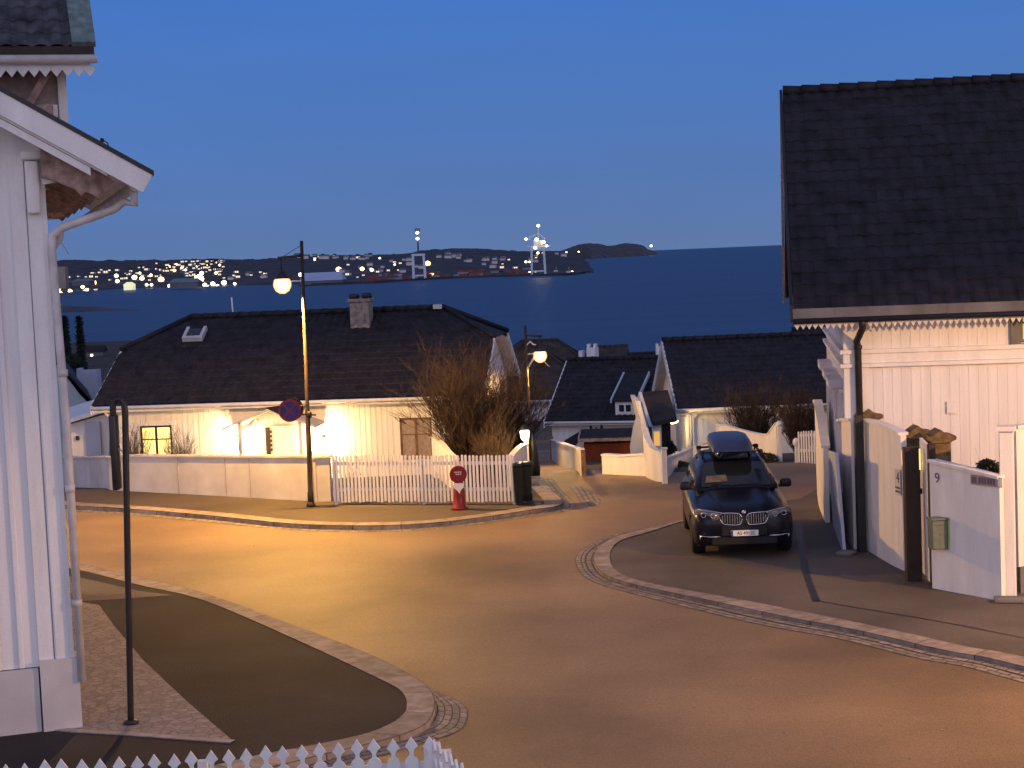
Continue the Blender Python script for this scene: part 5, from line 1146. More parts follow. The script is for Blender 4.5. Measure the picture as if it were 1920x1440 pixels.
# bright end pillar + next wall
p = gp(1893, 1122); h = at(1893, 798, p.y).z; t = thing('end_pillar', 'tall white pillar lit bright yellow at the end of the fence', 'pillar', (p.x, p.y, .06), R(-20))
mb = MB(); mb.bevbox(-.11, .11, -.11, .11, 0, h-.14, .01, 1, sm=False); part(t, 'shaft', mb, M['white']); mb = MB(); mb.box(-.15, .15, -.15, .15, h-.138, h-.06); part(t, 'cap', mb, M['white'])
pts = [gp(1906, 1112), gp(1990, 1095)]; z_ = at(1912, 803, pts[0].y).z
t, O = wallrun('boundary_wall', 'white rendered wall with dark plinth at the right edge', 'wall', pts, [z_, z_+.0], .12, M['white'], M['white'], 0)
mb = MB(); q = pts[1]-pts[0]; n_ = Vector((q.y, -q.x, 0)).normalized()*.09
mb.add([v+Vector((0, 0, z)) for z in (0.0, at(1912, 1062, pts[0].y).z) for v in (Vector((0, 0, 0)), q, q+n_, n_)], [(0, 3, 2, 1), (4, 5, 6, 7), (0, 1, 5, 4), (1, 2, 6, 5), (2, 3, 7, 6), (3, 0, 4, 7)]); part(t, 'plinth', mb, M['grey'])
p = gp(1888, 1128); mb = MB(); mb.bevbox(-.22, .26, -.12, .1, 0, .09, .02, 1, sm=False); solo('stone_step', 'dark stone step at the foot of the end pillar', 'step', mb, M['grey'], (p.x, p.y-.05, .06), R(-15))
# mailbox
p = gp(1757, 1103); q = at(1762, 1000, p.y-.25); dirf = (gp(1882, 1126)-p).normalized(); rzf = math.atan2(dirf.y, dirf.x)
t = thing('mailbox', 'grey green mailbox with lime edge hanging on the slim dark gate post', 'mailbox', q-Vector((0, 0, .26)), R(8))
mb = MB(); mb.bevbox(-.17, .10, -.1, .12, 0, .50, .015, 1, sm=False); part(t, 'body', mb, M['greygreen'])
mb = MB(); mb.box(.103, .18, -.105, .12, -.01, .51); part(t, 'edge_panel', mb, M['lime']); mb = MB(); mb.box(.183, .20, -.05, .16, .02, .50); part(t, 'side_panel', mb, M['green'])
mb = MB(); mb.box(-.18, .12, -.13, .13, .503, .53); part(t, 'lid', mb, M['greygreen']); mb = MB(); mb.box(-.13, .06, -.104, -.1005, .40, .43); mb.box(-.06, .0, -.104, -.1005, .24, .28); part(t, 'name_slot', mb, M['greyink'])
# number and name plate on the panel
def onfence(px, py, o=.062):
    a, b_ = gp(1752, 1102), gp(1882, 1126); n_ = Vector(((b_-a).y, -(b_-a).x, 0)).normalized(); A0 = a+n_*o; d = ray(px, py); k = (A0-C0).dot(n_)/d.dot(n_); return C0+d*k
a, b_ = gp(1752, 1102), gp(1882, 1126); rz_ = math.atan2((b_-a).y, (b_-a).x)
q = onfence(1757, 897); t = thing('house_number', 'small dark house number 9 on the fence panel', 'number', q, rz_); text_part(t, 'digit', '9', .24, FACE, M['greyink'])
qa, qb = onfence(1821, 893), onfence(1879, 898); t = thing('name_plate', 'long grey name plate under the coping of the fence panel', 'name plate', qa, rz_)
w = (qb-qa).length; mb = MB(); mb.box(0, w, -.015, 0, -.13, .03); part(t, 'plate', mb, M['curtain'])
mb = MB(); x = .02
for k, ww in enumerate((.05, .04, .0, .05, .045, .04, .05, .045, .04)):
    if ww: mb.box(x, x+ww, -.019, -.0155, -.10, .0)
    x += .06 if ww else .03
part(t, 'lettering', mb, M['greyink']); mb = MB(); mb.box(w-.07, w-.01, -.022, -.0155, -.12, .02); part(t, 'white_tag', mb, M['plate'])
# notice on the left fence
a, b_ = gp(1675, 1058), gp(1700, 1070); n_ = Vector(((b_-a).y, -(b_-a).x, 0)).normalized()
def onf(px, py): A0 = a+n_*.075; d = ray(px, py); return C0+d*((A0-C0).dot(n_)/d.dot(n_))
q = onf(1684, 905); t = thing('notice_sign', 'small notice with a dark figure 4 and two lines of print beside the gate', 'notice', q, math.atan2((b_-a).y, (b_-a).x))
mb = MB(); mb.box(-.13, .13, -.01, 0, -.22, .24); part(t, 'plate', mb, M['white_rough']); text_part(t, 'figure', '4', .30, Matrix.Translation((.02, -.011, .09)) @ FACE, M['ink'])
mb = MB()
for z in (-.09, -.16):
    for k in range(5): mb.box(-.12+k*.05, -.08+k*.05, -.014, -.0105, z-.02, z+.02)
part(t, 'print', mb, M['greyink'])
# leaning blue board at the house corner
a, b_ = G(1562, 985, .06), G(1581, 1040, .06); t1_, t2_ = at(1552, 845, a.y), at(1566, 850, b_.y)
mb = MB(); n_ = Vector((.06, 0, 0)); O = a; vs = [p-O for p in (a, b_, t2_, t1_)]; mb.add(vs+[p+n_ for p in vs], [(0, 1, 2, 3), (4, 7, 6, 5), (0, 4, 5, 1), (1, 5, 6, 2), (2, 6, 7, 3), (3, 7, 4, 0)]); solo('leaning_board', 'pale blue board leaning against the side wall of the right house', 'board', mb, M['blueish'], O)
p = G(1585, 1040, .06); mb = MB(); mb.blob((0, 0, .03), .14, 2, .3, 4, (1.5, 1, .5)); solo('stone', 'dark stone at the foot of the leaning board', 'stone', mb, M['grey'], p)
# ---- fences down the lane
A, B = G(1037, 862), G(1092, 893); O = Vector((A.x, A.y, 0))
pts = resample([Vector((A.x, A.y, 0)), Vector((B.x, B.y, 0))], 12); tops = [at(proj(Vector((p.x, p.y, g(p.y))))[0], interp([(1037, 826), (1092, 845)], proj(Vector((p.x, p.y, g(p.y))))[0]), p.y).z for p in pts]
wallrun('board_fence', 'warmly lit white board fence along the lane left of the red shed', 'fence', pts, tops, .1, M['white'], M['white'], .2)
p = Vector((A.x, A.y, g(A.y))); mb = MB(); mb.box(-.1, .04, -.06, .06, -.1, at(1040, 818, A.y).z-g(A.y)); solo('gate_post', 'brown post at the far end of the lit board fence', 'post', mb, M['brown'], p)
p = Vector((B.x, B.y, g(B.y))); mb = MB(); mb.box(-.02, .1, -.06, .06, -.1, at(1094, 843, B.y).z-g(B.y)); solo('gate_post', 'brown post at the near end of the lit board fence', 'post', mb, M['brown'], p)
A, B = G(1132, 889), G(1214, 893); pts = resample([Vector((A.x, A.y, 0)), Vector((B.x, B.y, 0))], 10)
wallrun('low_wall', 'low white wall in front of the red shed', 'wall', pts, [at(1132+82*i/9, interp([(1132, 854), (1165, 856), (1214, 853)], 1132+82*i/9), p.y).z for i, p in enumerate(pts)], .15, M['white'], M['white'], .2)
# swept board fence to the picket gate
Y1 = G(1230, 905).y
curvewall('board_fence', 'white board fence sweeping down to the gate post of the middle house', [at(1209, 805, Y1+1.5), at(1214, 822, Y1+1), at(1222, 838, Y1+.6), at(1232, 846, Y1+.2), at(1243, 850, Y1)])
p = G(1247, 907); mb = MB(); h = at(1247, 842, p.y).z-g(p.y); mb.bevbox(-.07, .07, -.07, .07, -.1, h, .01, 1, sm=False); mb.box(-.09, .09, -.09, .09, h+.002, h+.04); solo('gate_post', 'white gate post between swept fence and picket fence', 'post', mb, M['white'], Vector((p.x, p.y, g(p.y))))
A, B = G(1252, 900), G(1300, 868); A.z = g(A.y); B.z = g(B.y)
fence('picket_fence', 'white picket fence climbing towards the gable lamp left of the car', A, B, at(1252, 856, A.y).z-A.z, at(1300, 838, B.y).z-B.z, .11, .07)
# wavy fence behind the car
curvewall('board_fence', 'long white board fence with wavy top rising to a post behind the car', [at(1345, 797, 52.5), at(1362, 799, 52), at(1385, 806, 51.4), at(1405, 811, 50.8), at(1425, 815, 50.2), at(1441, 815, 49.8), at(1448, 806, 49.6), at(1455, 797, 49.4), at(1458, 794, 49.3)], low=.3)
curvewall('board_fence', 'white board fence between the gable lamp and the parked car', [at(1290, 842, 56.5), at(1308, 838, 55.5), at(1325, 832, 54.2), at(1345, 826, 52.6)], low=.3)
p = Vector((at(1461, 800, 49.2).x, 49.2, g(49.2))); h = at(1461, 795, 49.2).z-p.z; mb = MB(); mb.bevbox(-.06, .06, -.06, .06, -.1, h, .01, 1, sm=False); mb.blob((0, 0, h), .1, 2, 0); solo('gate_post', 'white round topped post at the high end of the wavy fence', 'post', mb, M['white'], p)
p = Vector((at(1494, 850, 47).x, 47, g(47))); h = at(1494, 826, 47).z-p.z; mb = MB(); mb.bevbox(-.05, .06, -.06, .06, -.1, h-.05, .01, 1, sm=False); mb.blob((-.01, 0, h-.05), .10, 2, 0, 1, (1, 1, 1.3)); solo('gate_post', 'white knob topped post left of the small picket gate', 'post', mb, M['white'], p)
A, B = Vector((at(1498, 850, 46.6).x, 46.6, g(46.6))), Vector((at(1537, 850, 46).x, 46, 0)); fence('picket_gate', 'small white picket gate beside the right house', A, B, at(1498, 809, 46.6).z-A.z, at(1537, 806, 46).z, .088, .05, posts=False, zofs=at(1520, 882, 46.3).z, rails=(.35, .82))

# ================================================================== PLANTS
def twigs(mb, base, h, spread, n, rng, lean=0., r0=.012, seg=5, sub=4, curl=.25):
    for k in range(n):
        a = rng.uniform(0, 2*math.pi); rr = rng.uniform(0, 1)**.6; d = Vector((math.cos(a)*rr*spread+lean, math.sin(a)*rr*spread*.7, 1)).normalized(); L_ = h*rng.uniform(.6, 1.0)*(1-.25*rr)
        p = Vector(base)+Vector((math.cos(a)*.12*rng.random(), math.sin(a)*.12*rng.random(), 0)); pts = [p.copy()]
        for i in range(seg):
            d = (d+Vector((rng.uniform(-1, 1), rng.uniform(-1, 1), rng.uniform(-.3, .5)))*curl*.5).normalized(); p = p+d*L_/seg; pts.append(p.copy())
        mb.tube(pts, [r0*(1-.8*i/seg) for i in range(seg+1)], 3, cap=False, sm=False)
        for s_ in range(sub):
            i = rng.randint(1, seg); q = pts[i]; e = (d+Vector((rng.uniform(-1, 1), rng.uniform(-1, 1), rng.uniform(-.1, .8)))*.8).normalized(); l = L_*rng.uniform(.12, .32)
            q2 = q+e*l*.5; e2 = (e+Vector((rng.uniform(-1, 1), rng.uniform(-1, 1), rng.uniform(-.2, .6)))*.5).normalized(); mb.tube([q, q2, q2+e2*l*.5], [r0*.45, r0*.35, r0*.15], 3, cap=False, sm=False)
            q3 = q+e*l*.3; e3 = (e+Vector((rng.uniform(-1, 1), rng.uniform(-1, 1), .2))*.7).normalized(); mb.tube([q3, q3+e3*l*.4], [r0*.3, r0*.1], 3, cap=False, sm=False)
def bush(name, label, cat, px, Y, pyt, halfw_px, n, m='twig', zb=None, seed=1, r0=.012, sub=4, lean=0, seg=5, curl=.25, group=None, trunks=0):
    b = at(px, pyt, Y); z0 = g(Y) if zb is None else zb; h = b.z-z0; sp_ = halfw_px/F*Y/h*1.05; rng = random.Random(seed)
    t = thing(name, label, cat, (b.x-lean*h*.4, Y, z0), 0, group); mb = MB(); twigs(mb, (0, 0, .0), h*1.12, sp_, n, rng, lean, r0, seg, sub, curl); part(t, 'twigs', mb, M[m], fixn=False)
    mb = MB()
    for k in range(max(3, trunks)): a = rng.uniform(0, 6.28); mb.tube([(math.cos(a)*.06, math.sin(a)*.06, -.1), (math.cos(a)*.16*(1+sp_), math.sin(a)*.16, h*.22), (math.cos(a)*.3*(1+sp_), math.sin(a)*.3, h*.45)], [r0*3.2, r0*2.4, r0*1.2], 6, sm=True)
    part(t, 'stems', mb, M[m], fixn=False); return t
bush('bare_tree', 'large bare multi stemmed tree against the end of the long house', 'tree', 880, 47.0, 668, 108, 330, seed=3, r0=.014, sub=15, trunks=14, curl=.75)
bush('bare_bush', 'bare bush with reddish twigs right of the large bare tree', 'bush', 952, 48.5, 694, 74, 170, seed=5, r0=.012, sub=12, trunks=8, curl=.75)
bush('bare_bush', 'pale dry bush low behind the picket fence near the lantern', 'bush', 925, 45.5, 800, 60, 150, 'twig_pale', seed=6, r0=.010, sub=5)
bush('bare_bush', 'round bare bush left of the lit window', 'bush', 250, 50.6, 800, 26, 110, 'twig_pale', seed=8, r0=.009, sub=5)
bush('bare_bush', 'round bare bush right of the lit window', 'bush', 336, 50.6, 812, 36, 130, 'twig_pale', seed=9, r0=.009, sub=5)
bush('bare_bush', 'low bare bush in front of the left porch lamp', 'bush', 440, 50.4, 838, 30, 90, 'twig_pale', seed=10, r0=.009)
bush('bare_bush', 'low bare bush in front of the right porch lamp', 'bush', 595, 50.4, 838, 32, 100, 'twig_pale', seed=11, r0=.009)
bush('bare_sapling', 'thin bare sapling behind the left end of the picket fence', 'sapling', 652, 44.6, 838, 26, 14, 'twig_pale', seed=12, r0=.007, sub=3)
bush('bare_tree', 'bare spreading tree in front of the broad roof behind the car', 'tree', 1412, 55, 722, 72, 190, seed=14, r0=.016, sub=13, trunks=9, curl=.75)
bush('bare_bush', 'dense bare bush beside the right house behind the picket gate', 'bush', 1498, 52, 735, 56, 300, seed=15, r0=.013, sub=7, trunks=6)
bush('bare_bush', 'thin bare bush in front of the pale house at the end of the lane', 'bush', 968, 60, 720, 32, 60, seed=16, r0=.012, sub=5)
bush('bare_sapling', 'single long bare shoot rising above the right fence', 'sapling', 1850, 30.2, 800, 6, 2, 'twig', seed=18, r0=.006, sub=0, zb=.8, lean=-.25)
def leafy(name, label, px, Y, pyt, pyb, wpx, n, m='shrub', seed=1, cat='shrub', leaf=.06, cone=False, zb=None, stem=True):
    b = at(px, pyb, Y); top = at(px, pyt, Y); h = top.z-b.z; w = wpx/F*Y/2; rng = random.Random(seed); z0 = g(Y) if zb is None else zb
    t = thing(name, label, cat, (b.x, Y, z0)); dz = b.z-z0; mb = MB()
    for k in range(n):
        z = rng.random(); a = rng.uniform(0, 6.283); q = rng.random()**.5; rad = w*(min(1, (1-z)*1.15+.08) if cone else math.sqrt(max(0, 1-(2*z-1)**2)))*q*(1+.25*noise.noise(Vector((a, z*4, seed))))
        c = Vector((math.cos(a)*rad, math.sin(a)*rad, dz+z*h)); u = Vector((rng.gauss(0, 1), rng.gauss(0, 1), rng.gauss(0, 1))).normalized(); v = u.orthogonal().normalized(); l = leaf*rng.uniform(.6, 1.4)
        mb.add([c-u*l, c+v*l*.4, c+u*l, c-v*l*.4], [(0, 1, 2, 3)])
    part(t, 'foliage', mb, M[m], fixn=False)
    if stem: mb = MB(); mb.tube([(0, 0, -.1), (0, 0, dz+h*.5)], [.05*max(1, h/3), .02], 6); part(t, 'trunk', mb, M['twig'])
    return t
leafy('evergreen_bush', 'small dark evergreen bush showing over the right fence panel', 1853, 30., 862, 900, 52, 700, seed=21, leaf=.045, zb=.06)
leafy('conifer', 'tall dark conifer nearest the left downpipe', 131, 150, 595, 760, 22, 1400, 'evergreen', 22, 'tree', .35, True)
leafy('conifer', 'tall dark conifer further right of the pair at the left', 158, 155, 596, 760, 17, 1200, 'evergreen', 23, 'tree', .35, True)
leafy('dark_thicket', 'dark mass of bushes on the slope below the conifers', 140, 140, 668, 760, 60, 2200, 'evergreen', 24, 'thicket', .4)
leafy('leafy_bank', 'added brown leafy bank in place of a ramp shadow left of the parked car', 1278, 47.5, 866, 906, 56, 1500, 'shrub', 25, 'bank', .05, stem=False)  # foliage added where there is only the shadow of the asphalt ramp
leafy('leafy_bank', 'leafy growth at the foot of the wavy fence behind the car', 1432, 49.1, 850, 872, 60, 900, 'shrub', 26, 'bank', .05, stem=False)
leafy('potted_shrub', 'dark rounded shrub by the door of the middle house', 1257, 59, 827, 862, 24, 700, 'evergreen', 27, 'shrub', .06)
for k, (px, py) in enumerate(((1108, 801), (1118, 804), (1128, 800))):
    leafy('roof_plant', ['small dark plant on the red shed roof, leftmost', 'small dark plant on the red shed roof, middle', 'small dark plant on the red shed roof, rightmost'][k], px, 64.5, py-3, py+6, 6, 60, 'evergreen', 30+k, 'plant', .04, zb=at(px, py+6, 64.5).z-.1)
# small lit house window glow at the left beyond the conifers
p = at(175, 660, 560); t = thing('far_cottage', 'dark cottage with one lit window on the slope at the left', 'house', (p.x, p.y, p.z-4)); mb = MB(); z = 3; mb.box(-3, 3, 0, 6, -1, z+1); part(t, 'wall', mb, M['fargrey'])
mb = MB(); mb.add([(-3.4, -.4, z+1), (3.4, -.4, z+1), (3.4, 6.4, z+1), (-3.4, 6.4, z+1), (-3.4, 3, z+3), (3.4, 3, z+3)], [(0, 1, 5, 4), (1, 2, 5), (2, 3, 4, 5), (3, 0, 4)]); part(t, 'roof', mb, M['roof'])
mb = MB(); mb.box(-1, -.2, -.1, -.02, z-.4, z+.3); part(t, 'window', mb, M['fl_white'])
# ================================================================== CAR
pf = G(1378, 1022, .06); pl_, pr_ = G(1302, 1040, .06), G(1471, 1031, .06)
hd = math.atan2(pr_.y-pl_.y, pr_.x-pl_.x)
car_o = Vector(((pl_.x+pr_.x)/2+.0, (pl_.y+pr_.y)/2-.80, .06))
car = thing('parked_car', 'dark blue sports utility car parked facing the viewer on the island pavement', 'car', car_o, R(-3.0))
def loft(mb, secs, cap=True, sm=True):
    n = len(secs[0]); vs = [v for s in secs for v in s]; fs = [(i*n+k, i*n+(k+1) % n, (i+1)*n+(k+1) % n, (i+1)*n+k) for i in range(len(secs)-1) for k in range(n)]
    if cap: fs += [tuple(range(n)), tuple(range((len(secs)-1)*n, len(secs)*n))[::-1]]
    mb.add(vs, fs, sm)
def bsec(y, w, zb, zm, zs, zt, crown=.6):   # closed body section at length y
    h = [(0, zt), (w*.35, zt-.004), (w*crown, zt-.018), (w*.80, zs+.02), (w*.93, zs-.03), (w*.985, zs-.12), (w, zm), (w*.985, zb+.16), (w*.965, zb+.05), (w*.92, zb), (w*.4, zb)]
    return [Vector((x, y, z)) for x, z in h]+[Vector((-x, y, z)) for x, z in h[::-1][:-1]]+[] if False else [Vector((x, y, z)) for x, z in h]+[Vector((0, y, zb))]+[Vector((-x, y, z)) for x, z in h[::-1][:-1]]
T = [(-.02, .66, .34, .55, .78, .86), (.02, .80, .30, .56, .82, .91), (.08, .89, .27, .58, .87, .95), (.20, .94, .25, .60, .915, 1.00), (.42, .955, .24, .62, .955, 1.045), (.85, .965, .24, .64, .985, 1.10), (1.3, .968, .24, .66, 1.00, 1.15), (1.62, .97, .25, .68, 1.03, 1.18), (2.2, .972, .26, .70, 1.05, 1.16), (3.0, .972, .26, .70, 1.06, 1.16), (3.8, .97, .26, .70, 1.07, 1.16), (4.4, .95, .27, .70, 1.07, 1.15), (4.72, .90, .32, .70, 1.05, 1.12), (4.86, .80, .40, .68, .95, 1.02)]
mb = MB(); loft(mb, [bsec(*a) for a in T])
body = part(car, 'body', mb, M['carpaint'])
cut = []
for y in (.94, 3.87):
    mb2 = MB(); mb2.tube([(-1.2, y, .36), (1.2, y, .36)], .405, 28, sm=False)
    c = bpy.data.objects.new('arch', mb2.mesh('arch', M['carblack'])); COL.objects.link(c); c.parent = car; cut.append(c)
bpy.context.view_layer.update()
for c in cut: md = body.modifiers.new('arch', 'BOOLEAN'); md.operation = 'DIFFERENCE'; md.object = c; md.solver = 'EXACT'
bpy.context.view_layer.update()
me = bpy.data.meshes.new_from_object(body.evaluated_get(bpy.context.evaluated_depsgraph_get())); body.modifiers.clear(); body.data = me
for c in cut: bpy.data.objects.remove(c)
# inner dark tub filling the arches
mb = MB(); mb.box(-.72, .72, .45, 4.4, .30, .9); part(body, 'underbody', mb, M['carblack'])
# greenhouse
def gsec(y, wb, zb, wt, zt):
    h = [(0, zt), (wt*.6, zt-.008), (wt*.9, zt-.035), (wt, zt-.09), ((wt+wb)/2*1.01, (zt+zb)/2), (wb, zb)]
    return [Vector((x, y, z)) for x, z in h]+[Vector((0, y, zb))]+[Vector((-x, y, z)) for x, z in h[::-1][:-1]]
GS = [(1.55, .80, 1.12, .74, 1.175), (1.75, .84, 1.12, .73, 1.30), (2.05, .87, 1.12, .68, 1.47), (2.38, .885, 1.12, .635, 1.61), (2.75, .89, 1.12, .63, 1.665), (3.3, .89, 1.12, .635, 1.67), (3.9, .885, 1.12, .63, 1.65), (4.35, .87, 1.12, .61, 1.63), (4.66, .82, 1.10, .60, 1.28), (4.76, .78, 1.08, .58, 1.12)]
mb = MB(); loft(mb, [gsec(*a) for a in GS]); part(car, 'roof_shell', mb, M['carpaint'])
# windscreen panel, slightly proud
def lerp(a, b, t): return a+(b-a)*t
mb = MB(); mb.cur = 0; rows_ = []
for i in range(9):
    t_ = i/8; 
    y = lerp(1.60, 2.34, t_); j = 0
    for (a, b) in zip(GS, GS[1:]):
        if a[0] <= y <= b[0]: q = (y-a[0])/(b[0]-a[0]); wt, zt = lerp(a[3], b[3], q), lerp(a[4], b[4], q)
    rows_.append([Vector((wt*s*.93, y-.02, zt-(.008 if abs(s) < .7 else .03)+.020)) for s in (-1, -.7, -.35, 0, .35, .7, 1)])
mb.add([v for r in rows_ for v in r], [(i*7+k, i*7+k+1, (i+1)*7+k+1, (i+1)*7+k) for i in range(8) for k in range(6)], True); ws = part(car, 'windscreen', mb, M['carglass'], fixn=False)
# things seen through the glass: a pale patch of cabin on the passenger side (added as a flat beige card on the glass)
mb = MB(); r0, r1 = rows_[1], rows_[3]
mb.add([lerp(r0[0], r0[2], .15)+Vector((0, -.004, .006)), r0[2].lerp(r0[3], .3)+Vector((0, -.004, .006)), r1[2].lerp(r1[3], .2)+Vector((0, -.004, .006)), lerp(r1[0], r1[2], .2)+Vector((0, -.004, .006))], [(0, 1, 2, 3)])
part(ws, 'cabin_patch', mb, M['seat'], fixn=False)
for s in (-1, 1):   # wipers
    mb = MB(); mb.tube([(s*.1-.25, 1.55, 1.20), (s*.3-.2, 1.60, 1.235), (s*.3+.15, 1.62, 1.225)], .010, 5); part(ws, 'wiper', mb, M['carblack'])
for s in (-1, 1):   # side glass
    mb = MB(); ys_ = [1.95, 2.38, 3.0, 3.6, 4.25]; lo = []; hi = []
    for y in ys_:
        for (a, b) in zip(GS, GS[1:]):
            if a[0] <= y <= b[0]: q = (y-a[0])/(b[0]-a[0]); wb, wt, zt = lerp(a[1], b[1], q), lerp(a[3], b[3], q), lerp(a[4], b[4], q)
        lo.append(Vector((s*(wb*.99+.012), y, 1.16))); hi.append(Vector((s*(wt+.014), y, zt-.10)))
    mb.add(lo+hi, [(i, i+1, i+6, i+5) for i in range(4)], True); part(car, 'side_window', mb, M['carglass'])
    # roof rail
    mb = MB(); mb.tube([(s*.60, 2.5, 1.64), (s*.60, 2.6, 1.71), (s*.60, 3.9, 1.70), (s*.60, 4.15, 1.61)], .022, 6); part(car, 'roof_rail', mb, M['carblack'])
    # mirror
    mb = MB(); mb.bevbox(s*1.00-.11, s*1.00+.11, 1.78, 1.96, 1.11, 1.27, .05, 3); mb.box(min(s*.86, s*.95), max(s*.86, s*.95), 1.84, 1.90, 1.11, 1.16); part(car, 'mirror', mb, M['carblack'])
    # headlight: swept lens with two ring lamps
    mb = MB(); pr = [(.46, .89), (.56, .93), (.72, .955), (.87, .965), (.915, .90), (.89, .82), (.76, .775), (.58, .765), (.48, .79)]
    def fy(x, z=.87): return -.055+.27*max(0, (x-.34)/.56)**1.9+(.03 if z > .9 else 0)
    f_ = [Vector((s*x, fy(x, z)-.025, z)) for x, z in pr]; bk = [p+Vector((0, .12, 0)) for p in f_]; c_ = sum(f_, Vector())/len(f_); c_.y -= .01; n = len(pr)
    mb.add(f_+bk+[c_], [(i, (i+1) % n, 2*n) for i in range(n)]+[(i, i+n, (i+1) % n+n, (i+1) % n) for i in range(n)], True); hl = part(car, 'headlight', mb, M['lens'])
    for x in (.58, .76):
        y = fy(x)-.052; mb = MB(); mb.tube([(s*x+.046*math.cos(a), y, .868+.046*math.sin(a)) for a in [k*math.pi/8 for k in range(17)]], .007, 5); part(hl, 'ring', mb, M['chrome'])
    mb = MB(); mb.tube([(s*(x), fy(x)-.03, z+.0) for x, z in ((.37, .905), (.5, .932), (.7, .953), (.86, .958))], .009, 5); part(hl, 'brow', mb, M['chrome'])
    # fog lamp
    q = (s*.66, .045 if True else 0, .63); mb = MB(); mb.lathe([(.055, -.02), (.05, .015), (.02, .022)], 16, (0, 0, 0), mtx=Matrix.Translation((q[0], .02, q[2])) @ Matrix.Rotation(R(90), 4, 'X')); part(car, 'fog_lamp', mb, M['lens'])
    # kidney grille
    mb = MB(); kp = [(.040, .80), (.07, .868), (.14, .90), (.36, .905), (.445, .885), (.46, .82), (.41, .715), (.33, .685), (.12, .68), (.065, .71)]
    loop = [Vector((s*x, -.055-(.02 if x < .2 else 0)+.03*(x/.38)**2, z)) for x, z in kp]; loop = spline(loop+[loop[0]], .03); mb.tube(loop, .011, 6); gr = part(car, 'grille', mb, M['chrome'])
    mb = MB(); c_ = Vector((s*.25, -.04, .8)); mb.add([p+Vector((0, .012, 0)) for p in loop]+[c_], [(i, i+1, len(loop)) for i in range(len(loop)-1)]); part(gr, 'grille_back', mb, M['carblack'])
    mb = MB()
    for k in range(8):
        x = .085+k*.046; zt_ = .885 if .1 < x < .40 else .86; zb_ = .70 if x < .36 else .735; mb.box(s*x-.006, s*x+.006, -.062+.03*(x/.38)**2-.012, -.04, zb_, zt_)
    part(gr, 'slats', mb, M['chrome'])
    # lower intake and chrome strip
    mb = MB(); mb.tube([(s*.46, -.060, .462), (s*.66, -.035, .458), (s*.84, .03, .475)], .013, 6); mb.tube([(s*.84, .03, .475), (s*.83, .03, .39)], .012, 6); part(car, 'bumper_strip', mb, M['chrome'])
mb = MB(); mb.bevbox(-.62, .62, -.045, .05, .29, .45, .02, 1, sm=False); mb.bevbox(-.44, .44, -.052, .05, .46, .67, .02, 1, sm=False); part(car, 'intake', mb, M['carblack'])
for s in (-1, 1): mb = MB(); mb.bevbox(min(s*.46, s*.80), max(s*.46, s*.80), .0, .1, .47, .57, .03, 1, sm=False); part(car, 'side_intake', mb, M['carblack'])
mb = MB(); mb.lathe([(.040, 0), (.040, .012), (.02, .018)], 20, mtx=Matrix.Translation((0, -.018, .915)) @ Matrix.Rotation(R(62), 4, 'X')); bd = part(car, 'bonnet_emblem', mb, M['chrome'])
mb = MB(); 
for a0_ in (0, 90, 180, 270):
    mb.cur = 0 if a0_ in (0, 180) else 1
    mtx = Matrix.Translation((0, -.035, .924)) @ Matrix.Rotation(R(62), 4, 'X'); mb.add([mtx @ Vector((0, 0, .002))]+[mtx @ Vector((.026*math.cos(R(a0_+k*15)), .026*math.sin(R(a0_+k*15)), .002)) for k in range(7)], [(0, i, i+1) for i in range(1, 7)])
part(bd, 'quarters', mb, [M['blue'], M['plate']])
# bonnet creases
for s in (-1, 1): mb = MB(); mb.tube([(s*.40, .14, .985), (s*.52, .7, 1.085), (s*.62, 1.45, 1.155)], .006, 4); part(body, 'crease', mb, M['carpaint'])
# number plate
mb = MB(); mb.bevbox(-.26, .26, -.085, -.055, .465, .575, .006, 1, sm=False); npl = part(car, 'number_plate', mb, M['plate'])
mb = MB(); mb.box(-.258, -.222, -.0865, -.0852, .468, .572); part(npl, 'blue_band', mb, M['blue'])
text_part(npl, 'characters', 'AS 49120', .098, Matrix.Translation((.02, -.087, .52)) @ FACE @ Matrix.Scale(.86, 4, (1, 0, 0)), M['ink'])
# wheels
for y in (.94, 3.87):
    for s in (-1, 1):
        w = None
        WM = Matrix.Translation((s*.83, y, .36)) @ Matrix.Rotation(R(90), 4, 'Y')
        mb = MB(); mb.lathe([(.25, -.125), (.33, -.13), (.365, -.10), (.37, 0), (.365, .10), (.33, .13), (.25, .125)], 32, mtx=WM); w = part(car, 'wheel', mb, M['tyre'])
        mb = MB(); mb.lathe([(.05, -.10), (.245, -.105), (.25, .0), (.25, .12), (.235, .125), (.05, .09)], 24, mtx=WM)
        part(w, 'rim', mb, M['rim'])
# roof box
bx = MB()
def xs(y, w, z0, z1): 
    h = [(0, z1), (w*.6, z1-.01), (w*.88, z1-.05), (w, z1-.16), (w*.97, z0+.06), (w*.8, z0)]
    return [Vector((x, y, z)) for x, z in h]+[Vector((0, y, z0))]+[Vector((-x, y, z)) for x, z in h[::-1][:-1]]
loft(bx, [xs(2.02, .30, 1.88, 1.94), xs(2.08, .37, 1.86, 2.0), xs(2.3, .41, 1.84, 2.10), xs(2.8, .43, 1.83, 2.18), xs(3.6, .43, 1.83, 2.20), xs(4.1, .41, 1.84, 2.17), xs(4.25, .36, 1.87, 2.10)])
t = part(None, 'roof_box', bx, mat('roof_box_blue', (.022, .036, .09), .35, .1, 3, spec=.5)); tag(t, 'rounded blue roof box strapped on top of the parked car', 'roof box'); t.location = car_o-Vector((0, 0, -.14)); t.scale.z = .87; t.rotation_euler.z = R(-3)
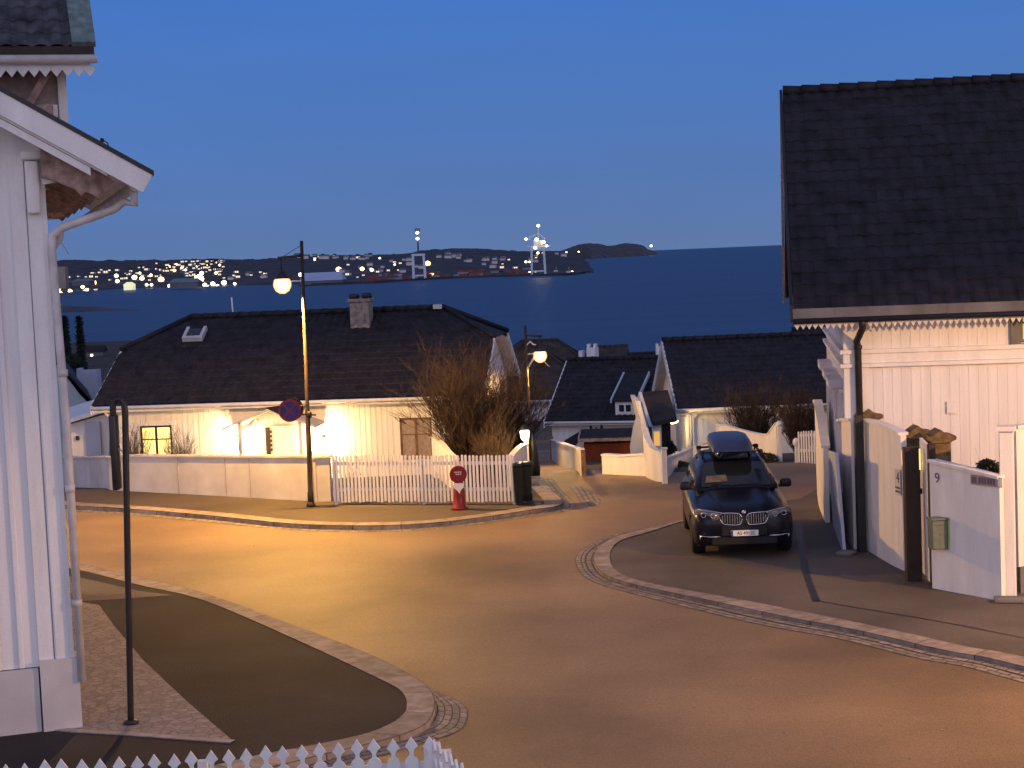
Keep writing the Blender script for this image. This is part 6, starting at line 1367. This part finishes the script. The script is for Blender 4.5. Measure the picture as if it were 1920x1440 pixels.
for y in (2.75, 3.75):
    mb = MB(); mb.box(-.64, .64, y-.03, y+.03, 1.72, 1.755); 
    for s in (-1, 1): mb.bevbox(s*.60-.05, s*.60+.05, y-.05, y+.05, 1.69, 1.77, .015, 1)
    part(car, 'roof_bar', mb, M['carblack'])
# ================================================================== LIGHT
w = bpy.data.worlds.new('World'); scene.world = w; w.use_nodes = True; nt = w.node_tree; nt.nodes.clear(); L = nt.links.new
N = nt.nodes.new; out = N('ShaderNodeOutputWorld'); bg = N('ShaderNodeBackground'); L(bg.outputs[0], out.inputs[0])
tc = N('ShaderNodeTexCoord'); sx = N('ShaderNodeSeparateXYZ'); L(tc.outputs['Generated'], sx.inputs[0])
def ramp(stops):
    r = N('ShaderNodeValToRGB'); e = r.color_ramp.elements
    while len(e) < len(stops): e.new(.5)
    for q, (p, c) in zip(e, stops): q.position = p; q.color = (*c, 1)
    return r
front = ramp([(0., (.135, .232, .47)), (.03, (.118, .228, .52)), (.08, (.092, .222, .58)), (.15, (.070, .205, .62)), (.35, (.07, .13, .36)), (1., (.20, .21, .34))])
L(sx.outputs['Z'], front.inputs[0])
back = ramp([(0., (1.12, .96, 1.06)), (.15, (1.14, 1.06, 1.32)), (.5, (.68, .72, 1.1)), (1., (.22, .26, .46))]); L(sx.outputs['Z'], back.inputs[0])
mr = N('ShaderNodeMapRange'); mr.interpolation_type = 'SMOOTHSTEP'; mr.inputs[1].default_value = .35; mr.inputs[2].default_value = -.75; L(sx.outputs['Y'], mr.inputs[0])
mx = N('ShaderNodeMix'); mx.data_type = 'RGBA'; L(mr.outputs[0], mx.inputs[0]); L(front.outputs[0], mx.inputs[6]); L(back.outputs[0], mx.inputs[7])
sky = N('ShaderNodeTexSky'); sky.sky_type = 'NISHITA'; sky.sun_disc = False; sky.sun_elevation = R(1.0); sky.sun_rotation = R(195); sky.ozone_density = 4
sm = N('ShaderNodeMix'); sm.data_type = 'RGBA'; sm.blend_type = 'ADD'; sm.inputs[0].default_value = .006; L(mx.outputs[2], sm.inputs[6]); L(sky.outputs[0], sm.inputs[7])
nz = N('ShaderNodeTexNoise'); nz.inputs['Scale'].default_value = 2.2; nz.inputs['Detail'].default_value = 5; mpz = N('ShaderNodeMapping'); mpz.inputs['Scale'].default_value = (1, 1, 5); L(tc.outputs['Generated'], mpz.inputs[0]); L(mpz.outputs[0], nz.inputs['Vector'])
mz = N('ShaderNodeMapRange'); mz.inputs[1].default_value = .3; mz.inputs[2].default_value = .7; mz.inputs[3].default_value = .95; mz.inputs[4].default_value = 1.06; L(nz.outputs['Fac'], mz.inputs[0])
mm = N('ShaderNodeMix'); mm.data_type = 'RGBA'; mm.blend_type = 'MULTIPLY'; mm.inputs[0].default_value = 1; L(sm.outputs[2], mm.inputs[6]); L(mz.outputs[0], mm.inputs[7])
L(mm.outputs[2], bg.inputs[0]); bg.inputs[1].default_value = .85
sd = bpy.data.lights.new('sun', 'SUN'); sd.energy = .05; sd.angle = R(20); sd.color = (1, .8, .75); so = bpy.data.objects.new('sun', sd); COL.objects.link(so); so.rotation_euler = (R(80), 0, R(-15))
scene.cycles.sample_clamp_indirect = 4
